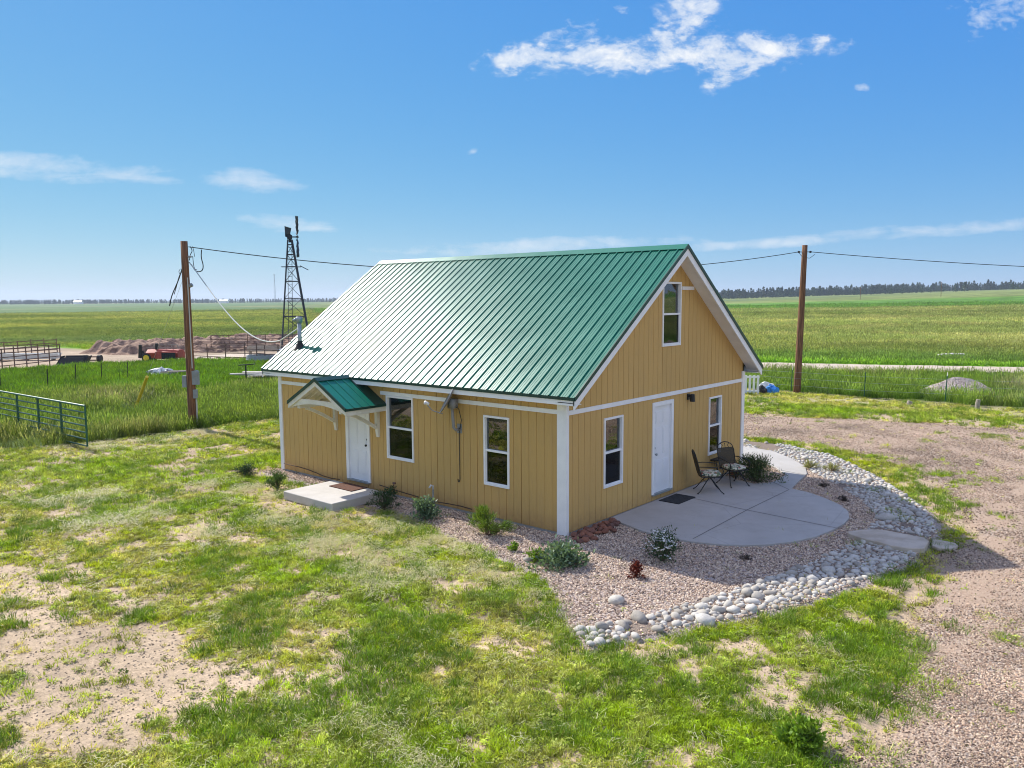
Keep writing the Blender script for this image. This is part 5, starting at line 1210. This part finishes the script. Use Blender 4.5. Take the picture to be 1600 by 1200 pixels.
for a,b in(((-1.2,.1,1.08),(1.2,.1,1.12)),((-.2,0,1.3),(1.25,0,1.32)),((1.25,0,1.32),(1.3,0,1.0)),((.3,0,1.0),(.3,0,1.3)),((.8,0,1.0),(.8,0,1.3)),((-.6,.1,1.0),(-.6,.1,1.28)),((-.6,.1,1.28),(-.2,0,1.3))): c.tube([a,b],.035,6)
c.build('frame_bar',M['greywood'],hm)
# loader bucket and roller
lb_=thing('loader_bucket','black steel loader bucket lying open on the dirt yard','bucket',gnd(G(115,569)),YA+.05); c=MB()
c.hexa([(-1.1,-.45,0),(.95,-.45,0),(.95,.35,0),(-1.1,.35,0)],[(-1.0,-.42,.05),(.9,-.42,.05),(.9,.35,.05),(-1.0,.35,.05)])
c.hexa([(-.9,.3,0),(.95,.3,0),(.85,.55,.62),(-.8,.55,.62)],[(-.9,.35,0),(.95,.35,0),(.85,.60,.62),(-.8,.60,.62)])
for x0 in(-1.08,.88): c.hexa([(x0,-.45,0),(x0+.06,-.45,0),(x0+.06,.35,0),(x0,.35,0)],[(x0+.2,.0,.6),(x0+.26,.0,.6),(x0+.26,.55,.62),(x0+.2,.55,.62)])
c.hexa([(-1.0,-.42,.02),(.9,-.42,.02),(.8,-.05,.5),(-.8,-.05,.5)],[(-1.0,-.38,.02),(.9,-.38,.02),(.8,-.01,.5),(-.8,-.01,.5)])
c.build('shell',M['rubber'],lb_); c=MB()
for i in range(7): c.box((-.95+i*.29,-.56,.02),(-.88+i*.29,-.43,.05))
c.build('teeth',M['greywood'],lb_)
ro=thing('axle_roller','small dark axle roller with two end wheels beside the loader bucket','farm implement',gnd(G(145,566)),YA); 
for x in(-.55,.55): c=MB(); c.tube([(x-.12,0,.28),(x+.12,0,.28)],.28,14); c.build('wheel',M['rubber'],ro)
c=MB(); c.tube([(-.55,0,.42),(.55,0,.42)],.05,8); c.tube([(-.55,0,.16),(.55,0,.16)],.05,8); c.build('axle',M['rust'],ro)
# heaps
def heap(name,label,cat,poly,hmax,m_,seed,rough,step=.35,sc=1.5,falloff=2.5):
    xs=[p[0] for p in poly]; ys=[p[1] for p in poly]; ax=np.arange(min(xs),max(xs),step); ay=np.arange(min(ys),max(ys),step); X,Y=np.meshgrid(ax,ay,indexing='ij')
    s=sdp(X,Y,poly); Z=hmax*sm(s,0,falloff)*(1-rough+rough*2*fbm(X,Y,sc,seed,5))+(fbm(X,Y,.6,seed+5,2)-.5)*rough*.7*(s>.2); keep=s>-step
    idx=-np.ones(X.shape,int); cell=keep[:-1,:-1]&keep[1:,:-1]&keep[1:,1:]&keep[:-1,1:]; use=np.zeros(X.shape,bool)
    for a,b in((0,0),(1,0),(1,1),(0,1)): use[a:X.shape[0]-1+a,b:X.shape[1]-1+b]|=cell
    Z=np.where(s<=0,-.1,Z); idx[use]=np.arange(use.sum()); q=np.stack([idx[:-1,:-1],idx[1:,:-1],idx[1:,1:],idx[:-1,1:]],-1)[cell]
    cx0,cy0=np.mean(xs),np.mean(ys); me=bpy.data.meshes.new(name); me.from_pydata(np.c_[X[use]-cx0,Y[use]-cy0,Z[use]].tolist(),[],q.tolist()); me.materials.append(m_)
    o=bpy.data.objects.new(name,me); COL.objects.link(o); o.location=(cx0,cy0,0); return tag(o,label,cat)
M['manure']=varied('dark_manure',(.18,.11,.08),(.42,.28,.20),1.3,.95,0,1,.15,(1,1,1),8,.2,.38,.6)
M['pileg']=gravelm('pile_gravel',[(.58,.47,.40),(.44,.35,.30),(.66,.55,.48),(.52,.42,.36)],.06,.5)
heap('manure_heap','long low brown manure heap along the back of the dirt yard','heap',P2([(120,553),(180,545),(300,541),(430,534),(560,531),(600,537),(560,546),(440,547),(300,552),(180,555)]),0.8,M['manure'],5,.75,.18,1.3,1.6)
gp=gnd(G(1500,613)); gpv=[(gp.x+A_.x*a+(-B_.x)*b,gp.y+A_.y*a+(-B_.y)*b) for a,b in[(-2.6,.0),(-1.2,-.9),(.6,-1.0),(1.9,-.3),(2.3,.6),(1.2,1.7),(-.4,1.8),(-1.9,1.0)]]
heap('gravel_pile','pale gravel pile in the tall grass right of the far utility pole','heap',gpv,1.15,M['pileg'],8,.2,.12,1.5,2.3)
# feeder, trough, lumber, junk, stand
fd=thing('stock_tank','round grey stock tank in the yard beside the roof edge','stock tank',gnd(G(412,567)),YA); c=MB(); c.lathe([(1.2,0),(1.25,.3),(1.2,.6),(1.12,.6),(1.12,.15),(.01,.12)],26); c.build('tank_wall',M['greybox'],fd)
c=MB(); c.tube([(math.cos(a)*1.23,math.sin(a)*1.23,.3) for a in [i*2*PI/24 for i in range(25)]],.03,5); c.build('rib',M['galv'],fd)
tr=thing('feed_bunk','long grey feed bunk behind the corral near the windmill','feed bunk',gnd(G(420,556)),YA+.1); c=MB()
c.box((-1.7,-.35,.45),(1.7,-.28,.85)); c.box((-1.7,.28,.45),(1.7,.35,.85)); c.box((-1.7,-.28,.40),(1.7,.28,.47)); c.build('bunk',M['greywood'],tr)
for x in(-1.5,1.5): c=MB(); c.box((x-.06,-.33,0),(x+.06,.33,.40)); c.build('leg',M['greywood'],tr)
sp_t=thing('metal_trough','long pale galvanised trough inside the left corral','trough',gnd(G(42,563)),YA+.12); c=MB()
c.hexa([(-2.6,-.3,.12),(2.4,-.3,.12),(2.4,.3,.12),(-2.6,.3,.12)],[(-2.7,-.42,.55),(2.5,-.42,.55),(2.5,-.36,.55),(-2.7,-.36,.55)]); c.hexa([(-2.6,.24,.12),(2.4,.24,.12),(2.4,.3,.12),(-2.6,.3,.12)],[(-2.7,.36,.55),(2.5,.36,.55),(2.5,.42,.55),(-2.7,.42,.55)]); c.build('trough_wall',M['whitepl'],sp_t)
for x in(-2,0,2): c=MB(); c.box((x-.05,-.3,0),(x+.05,.3,.12)); c.build('leg',M['greywood'],sp_t)
random.seed(11)
base=gnd(G(412,598))
for i in range(6):
    c=MB(); l_=random.uniform(1.0,1.5); c.box((-l_,-.12,-.03),(l_,.12,.03)); o=c.build('plank',M['whitewood'],None,(base.x+random.uniform(-.5,.5),base.y+random.uniform(-.7,.7),.30+i*.065),rot=(random.uniform(-.03,.03),random.uniform(-.03,.03),YA+random.uniform(-.2,.2)))
    tag(o,'bleached plank in the loose pile in the grass behind the cabin','plank','bleached planks piled behind the cabin')
c=MB(); 
for s_ in(-.9,0,.9): c.box((s_-.1,-.9,0),(s_+.1,.9,.265))
tag(c.build('lumber_bearer',M['greywood'],None,(base.x,base.y,0),rot=(0,0,YA)),'weathered timber bearers under the plank pile','timber')
sd2=gnd(G(385,600)); t=thing('metal_stand','dark T shaped metal stand near the plank pile','stand',sd2,YA-.2); c=MB(); c.tube([(0,0,0),(0,0,1.05)],.04,8); c.build('post',M['black'],t); c=MB(); c.bar((-.42,0,1.05),(.5,.1,1.12),.12,.05); c.build('top_bar',M['black'],t)
def crumple(name,label,cat,p,rx,ry,h_,m_,seed,z0=0):
    random.seed(seed); bm=bmesh.new(); bmesh.ops.create_icosphere(bm,subdivisions=3,radius=1); ph=[random.uniform(0,6) for _ in range(6)]
    for v in bm.verts:
        q=v.co; k=1+.22*math.sin(q.x*4+ph[0])*math.sin(q.y*5+ph[1])+.14*math.sin(q.x*9+ph[2]+q.y*7)+random.uniform(-.05,.05); v.co=Vector((q.x*rx*k,q.y*ry*k,max(q.z,-.2)*h_*k))
    me=bpy.data.meshes.new(name); bm.to_mesh(me); bm.free(); me.materials.append(m_); o=bpy.data.objects.new(name,me); COL.objects.link(o); o.location=gnd(G(*p))+Vector((0,0,.1+z0)); o.rotation_euler=(0,0,YA); return tag(o,label,cat)
crumple('tarp_heap','crumpled grey and white tarp heap in the weeds behind the yellow guy guard','tarp',(253,590),.8,.45,.34,M['tarp'],3,.15)
c=MB(); 
for i in range(3): c.bar((-.9,.2*i,.35+.03*i),(.7,.2*i,.42),.1,.05)
c.bar((.65,.2,0),(.65,.2,.6),.06,.06); c.bar((-.6,.2,0),(-.6,.2,.36),.06,.06)
tag(c.build('scrap_timber',M['greywood'],None,gnd(G(275,591)),rot=(0,0,YA+.1)),'loose grey scrap timber beside the tarp heap','timber')
# right-hand small things
pc=gnd(G(1169,616)); t=thing('picket_panel','white picket panel standing upright beyond the driveway','fence panel',pc,YA-.1)
c=MB()
for i in range(6): c.box((-.55+i*.19,-.012,.04),(-.55+i*.19+.10,.012,.92))
c.build('pickets',M['trim'],t); c=MB(); c.box((-.57,.013,.1),(.52,.05,.19)); c.box((-.57,.013,.78),(.52,.05,.87)); c.build('rail',M['trim'],t)
crumple('blue_tarp','crumpled bright blue tarp bundle beside the white picket panel','tarp',(1205,614.5),.30,.25,.28,M['blue'],4)
crumple('black_bag','black bag slumped between the picket panel and blue tarp','bag',(1190,614.5),.26,.25,.25,M['rubber'],6)
crumple('grey_tarp','pale grey tarp fold behind the blue tarp','tarp',(1197,611),.42,.2,.33,M['whitepl'],7)
def tpost(label,p,h_,m_,tip=True,group='green steel fence posts beyond the driveway'):
    g=gnd(G(*p)); t=thing('fence_post',label,'fence post',g,YA+random.uniform(-.3,.3),group); c=MB(); c.bar((0,0,0),(.03,0,h_),.045,.015); c.bar((0,.012,0),(.03,.012,h_),.012,.04); c.build('shaft',m_,t)
    if tip: c=MB(); c.bar((.03,0,h_),(.034,0,h_+.16),.046,.018); c.build('tip',M['whitepl'],t)
    return t
random.seed(4)
tpost('green steel fence post just left of the far utility pole',(1236,613),1.1,M['gategreen'])
tpost('green steel fence post midway between far utility pole and gravel pile',(1350,622),1.2,M['gategreen'],False)
tpost('green steel fence post standing in front of the gravel pile',(1477,628),1.15,M['gategreen'])
for p,lb in(((75,610),'dark steel fence post in the weeds left of the loader bucket'),((119,601),'dark steel fence post in the weeds below the loader bucket'),((159,598),'dark steel fence post in the weeds below the axle roller'),((200,596),'dark steel fence post in the weeds left of the yellow guy guard'),((1,612),'dark steel fence post at the far left edge of the weeds')):
    tpost(lb,p,1.15,M['black'],False,'dark steel fence posts in the weeds')
# wire strands of the right fence
c=MB(); a=gnd(G(1236,613)); b_=gnd(G(1350,622)); d3=gnd(G(1477,628)); e_=d3+(d3-b_)*1.2; f_=a-(b_-a)
for z in(.35,.7,1.0): c.tube([f_+Vector((0,0,z)),a+Vector((0,0,z)),b_+Vector((0,0,z)),d3+Vector((0,0,z)),e_+Vector((0,0,z))],.004,3)
tag(c.build('fence_wire',M['galv']),'thin wire strands strung on the green posts beyond the driveway','wire')
def stub(p,h_,r_,lb):
    g=gnd(G(*p)); c=MB(); c.tube([(0,0,-.1),(.0,0,h_*.6),(.02,.01,h_)],[r_*1.1,r_,r_*.9],10); tag(c.build('wood_stub',M['greywood'],None,g),lb,'post')
stub((1527,640),.42,.09,'short weathered wooden post stub in the mown strip below the gravel pile'); stub((1421,633),.18,.11,'low weathered stump in the mown strip beyond the driveway')
lg=gnd(G(1488,559)); c=MB(); c.tube([(-1.1,0,.15),(0,.05,.2),(1.1,0,.18)],[.14,.17,.13],8); tag(c.build('log',M['whitewood'],None,lg,rot=(0,0,YA)),'bleached log lying in the green grass beyond the dirt road','log')

# ------------------------------------------------------------ windmill and radio mast
wb=gnd(G(464,556)); t=thing('windmill','dark steel farm windmill tower with its wheel seen edge on','windmill',wb,YA+R(15.3))
dist=math.hypot(wb.x-CAM.x,wb.y-CAM.y); zt=AT(wb,455,375).z; hb=1.25; ht=.16
def leg(z,sx,sy): k=z/zt; w_=hb*(1-k)+ht*k; return Vector((sx*w_-.40*k*0-.25*k,sy*w_,z))
for sx,sy in((-1,-1),(1,-1),(1,1),(-1,1)):
    c=MB(); c.tube([leg(0,sx,sy),leg(zt,sx,sy)],.06 if (sx,sy)!=(1,-1) else .10,5); c.build('leg',M['steel'],t)
c=MB(); cs4=[(-1,-1),(1,-1),(1,1),(-1,1)]; lv=[.0,1.7,3.3,4.8,6.2,7.4,8.4,9.2]
for z in lv[1:]:
    if z<zt:
        for i in range(4): c.tube([leg(z,*cs4[i]),leg(z,*cs4[(i+1)%4])],.035,4)
c.build('girt',M['steel'],t)
c=MB()
for z0,z1 in zip(lv,lv[1:]):
    if z1<zt:
        for i in range(4): c.tube([leg(z0,*cs4[i]),leg(z1,*cs4[(i+1)%4])],.017,3); c.tube([leg(z1,*cs4[i]),leg(z0,*cs4[(i+1)%4])],.017,3)
c.build('brace',M['steel'],t)
c=MB(); 
for sx in(-.16,.16): c.tube([leg(.5,-1,-1)*.4+Vector((sx,-.4,.3)),Vector((sx-.25,-.22,zt-.3))],.022,4)
for i in range(26):
    k=i/26; p0=(leg(.5,-1,-1)*.4+Vector((0,-.4,.3))).lerp(Vector((-.25,-.22,zt-.3)),k); c.tube([p0-Vector((.16,0,0)),p0+Vector((.16,0,0))],.018,3)
c.build('ladder',M['steel'],t)
zp=AT(wb,455,417).z; c=MB()
for yy in(-.35,0,.35): c.bar((-1.0,yy,zp),(.6,yy,zp),.16,.04)
c.bar((.5,0,zp+.1),(1.15,-.1,zp-.25),.12,.06); c.build('platform',M['steel'],t)
c=MB(); c.tube([(-.25,0,zt-.2),(-.25,0,zt+.5)],.10,8); c.box((-.45,-.2,zt+.05),(-.05,.2,zt+.4)); c.tube([(-.1,0,zt+.25),(.42,0,zt+.25)],.05,8); c.build('gearbox',M['steel'],t)
zv=AT(wb,452,355).z; zv2=AT(wb,452,371).z
c=MB(); c.hexa([(-.60,-.9,zv2),(-.30,.9,zv2),(-.27,.9,zv2),(-.57,-.9,zv2)],[(-.62,-.9,zv),(-.12,.9,zv),(-.09,.9,zv),(-.59,-.9,zv)]); c.bar((-.3,.1,zt+.2),(-.35,1.0,zt+.3),.05,.05); c.build('tail_vane',M['steel'],t)
wz=AT(wb,462,370).z; Rw=(AT(wb,462,337).z-AT(wb,462,402).z)/2; wx=.36
wh=MB(); 
for rr in(Rw*.45,Rw*.86): wh.tube([(wx,math.cos(a)*rr,wz+math.sin(a)*rr) for a in [i*2*PI/24 for i in range(25)]],.014,4)
wh.tube([(wx-.1,0,wz),(wx+.1,0,wz)],.08,8)
for i in range(6): a=i*PI/3; wh.tube([(wx,0,wz),(wx,math.cos(a)*Rw*.86,wz+math.sin(a)*Rw*.86)],.015,4)
wheel=wh.build('wheel',M['steel'],t)
for i in range(18):
    if i in(4,13): continue
    a=i*2*PI/18; r_=MB(); a1=a-.12; a2=a+.12; q=lambda rr,an,dx: (wx+dx,math.cos(an)*rr,wz+math.sin(an)*rr)
    r_.hexa([q(Rw*.42,a1,-.04),q(Rw*.42,a2,.05),q(Rw,a2,.12),q(Rw,a1,-.12)],[q(Rw*.42,a1,-.035),q(Rw*.42,a2,.055),q(Rw,a2,.125),q(Rw,a1,-.115)]); r_.build('sail_blade',M['steel'],wheel)
# small shed / tank at the windmill foot
tk=gnd(G(453,566)); t=thing('pump_housing','grey well pump housing at the windmill foot','pump',tk,YA); c=MB(); c.box((-.8,-.5,0),(.8,.5,1.0)); c.build('housing',M['greybox'],t,bevel=.03); c=MB(); c.tube([(.2,0,1.0),(.2,0,1.7)],.07,8); c.tube([(.2,0,1.5),(.6,0,1.5),(.6,0,1.1)],.05,8); c.build('pipe',M['whitepl'],t)
def far_pt(px,dist_):
    d=ray(px,467); h_=Vector((d.x,d.y,0)).normalized(); p=Vector((CAM.x,CAM.y,0))+h_*dist_; p.z=float(gz(np.array([p.x]),np.array([p.y]))[0]); return p
p=far_pt(430,1900); hh=AT(p,430,430).z-p.z; t=thing('radio_mast','slender pale radio mast on the left horizon','mast',p); c=MB()
for i in range(3): a=i*2.094; c.tube([(2.2*math.cos(a),2.2*math.sin(a),0),(.8*math.cos(a),.8*math.sin(a),hh)],.35,4)
for k in range(14):
    z=hh*k/14; w_=2.2-1.4*k/14
    for i in range(3): a=i*2.094; b=a+2.094; c.tube([(w_*math.cos(a),w_*math.sin(a),z),(w_*math.cos(b),w_*math.sin(b),z+hh/14)],.14,3)
c.build('lattice',M['galv'],t); c=MB(); c.tube([(0,0,hh),(0,0,hh+1.5)],2.2,8); c.tube([(0,0,hh*.78),(0,0,hh*.78+1.4)],1.5,8); c.build('antenna',M['galv'],t)
for px,dd,lb in((350,1500,'tiny white farm building under the left horizon trees'),(122,1650,'tiny white farm shed at the far left horizon')):
    p=far_pt(px,dd); t=thing('farm_building',lb,'building',p,YA); c=MB(); c.box((-7,-4,-1),(7,4,4)); c.build('wall',M['trim'],t); c=MB(); c.hexa([(-7.5,-4.5,4),(7.5,-4.5,4),(7.5,4.5,4),(-7.5,4.5,4)],[(-7.5,-.2,6.5),(7.5,-.2,6.5),(7.5,.2,6.5),(-7.5,.2,6.5)]); c.build('roof',M['galv'],t)
# distant line poles in the pasture
for px,dd,hh_,lb in((1344,480,7,'distant thin pole in the pasture nearest the far utility pole'),(1470,520,8.5,'distant thin pole in the pasture at the right')):
    p=far_pt(px,dd); c=MB(); c.tube([(0,0,-.5),(0,0,hh_)],.13,6); c.bar((-1,0,hh_-.6),(1,0,hh_-.6),.10,.10); tag(c.build('line_pole',M['pole'],None,p,rot=(0,0,YA)),lb,'pole')
# ------------------------------------------------------------ distant pine woods
def mk_pine(seed,bushy):
    random.seed(seed); mb=MB(); n=90
    for i in range(n):
        z=random.uniform(.12,1.0); r_=(1-z)**.7*(.30 if bushy else .22)*random.uniform(.4,1.1)+.02; a=random.uniform(0,6.28); x,y=r_*math.cos(a),r_*math.sin(a); s_=.075*random.uniform(.6,1.3)
        mb.col=grey(.5,1.5); d=Vector((random.gauss(0,1),random.gauss(0,1),random.gauss(0,.7))).normalized(); e=d.cross(Vector((0,0,1))).normalized(); f=d.cross(e); p=Vector((x,y,z))
        mb.add([p-e*s_,p-f*s_*.7,p+e*s_,p+f*s_*.7],[(0,1,2,3)])
    mb.col=(1,.8,.6); mb.tube([(0,0,0),(0,0,.8)],[.03,.01],4)
    return mb.build('pine',M['pine'],link=False,recalc=False)
pine_c=proto_col('pines',[mk_pine(i,i%2) for i in range(5)])
x,y,d=wedge(9000,860,1500,10,42,1.2); dd,bb=polar(x,y); nn=fbm(x,y,120,101,3)
edge=np.interp(bb,[10,16,20,25,27,30,42],[930,900,960,1000,1040,1150,1180]); k=(dd>edge+(nn-.5)*160)&(rng.random(len(x))<sm(nn,.30,.52)*.8); x,y,d=x[k],y[k],d[k]
tint=np.array([.028,.05,.028])*rng.uniform(.6,1.5,(len(x),1)); finish('pine_forest',x,y,gz(x,y)-.3,6,10.5,tint,pine_c,'dark pine forest along the right hand ridge','forest',.03,.55+.8*rng.random(len(x))**2)
x,y,d=wedge(5200,1650,2300,-42,12,1.0); nn=fbm(x,y,220,111,3); k=rng.random(len(x))<sm(nn,.36,.60)*.8; x,y,d=x[k],y[k],d[k]
tint=np.array([.03,.05,.035])*rng.uniform(.6,1.4,(len(x),1)); finish('horizon_trees',x,y,gz(x,y)-.3,4.5,9.5,tint,pine_c,'thin dark line of trees along the left horizon','trees',.03)
# single pines standing apart in front of the forest
random.seed(9)
for i,(px,dd,h_) in enumerate([(1492,900,9),(1506,880,10),(1453,930,8),(1440,950,8),(1470,960,8.5),(1410,930,7),(1392,915,7),(1582,900,9),(1590,930,8)]):
    p=far_pt(px,dd); t=thing('pine_tree',['lone dark pine right of the forest edge on the ridge','taller lone pine at the gap in the ridge forest','small pine standing before the ridge forest near its middle','small dark pine left of the ridge gap','rounded dark pine below the ridge forest','small pine at the lower forest edge','leftmost small pine in front of the ridge forest','dark pine near the right edge of the photo ridge','smaller pine beside the last ridge pine'][i],'tree',p,random.uniform(0,6))
    mb=MB(); 
    for j in range(110):
        z=random.uniform(.15,1.0); r_=(1-z)**.6*.34*random.uniform(.3,1.1); a=random.uniform(0,6.28); q=Vector((r_*math.cos(a),r_*math.sin(a),z))*h_; s_=.07*h_; d=Vector((random.gauss(0,1),random.gauss(0,1),random.gauss(0,.7))).normalized(); e=d.cross(Vector((0,0,1))).normalized(); f=d.cross(e); mb.col=grey(.6,1.4)
        mb.add([q-e*s_,q-f*s_*.7,q+e*s_,q+f*s_*.7],[(0,1,2,3)])
    mb.build('crown',LF['jun'],t,recalc=False); mb=MB(); mb.tube([(0,0,0),(0,0,h_*.8)],[.18,.05],5); mb.build('trunk',M['pole'],t)
# ------------------------------------------------------------ haze
HAZE=.00017
mb=MB(); mb.box((-6400,-2900,-60),(6400,6400,60)); 
hzm=bpy.data.materials.new('haze_air'); hzm.use_nodes=True; ht_=hzm.node_tree; ht_.nodes.clear(); pv=ht_.nodes.new('ShaderNodeVolumePrincipled'); pv.inputs['Density'].default_value=HAZE; pv.inputs['Color'].default_value=(.72,.84,1,1); pv.inputs['Anisotropy'].default_value=.2
ou=ht_.nodes.new('ShaderNodeOutputMaterial'); ht_.links.new(pv.outputs[0],ou.inputs['Volume'])
if HAZE>0: hz=mb.build('haze',hzm); hz['kind']='stuff'
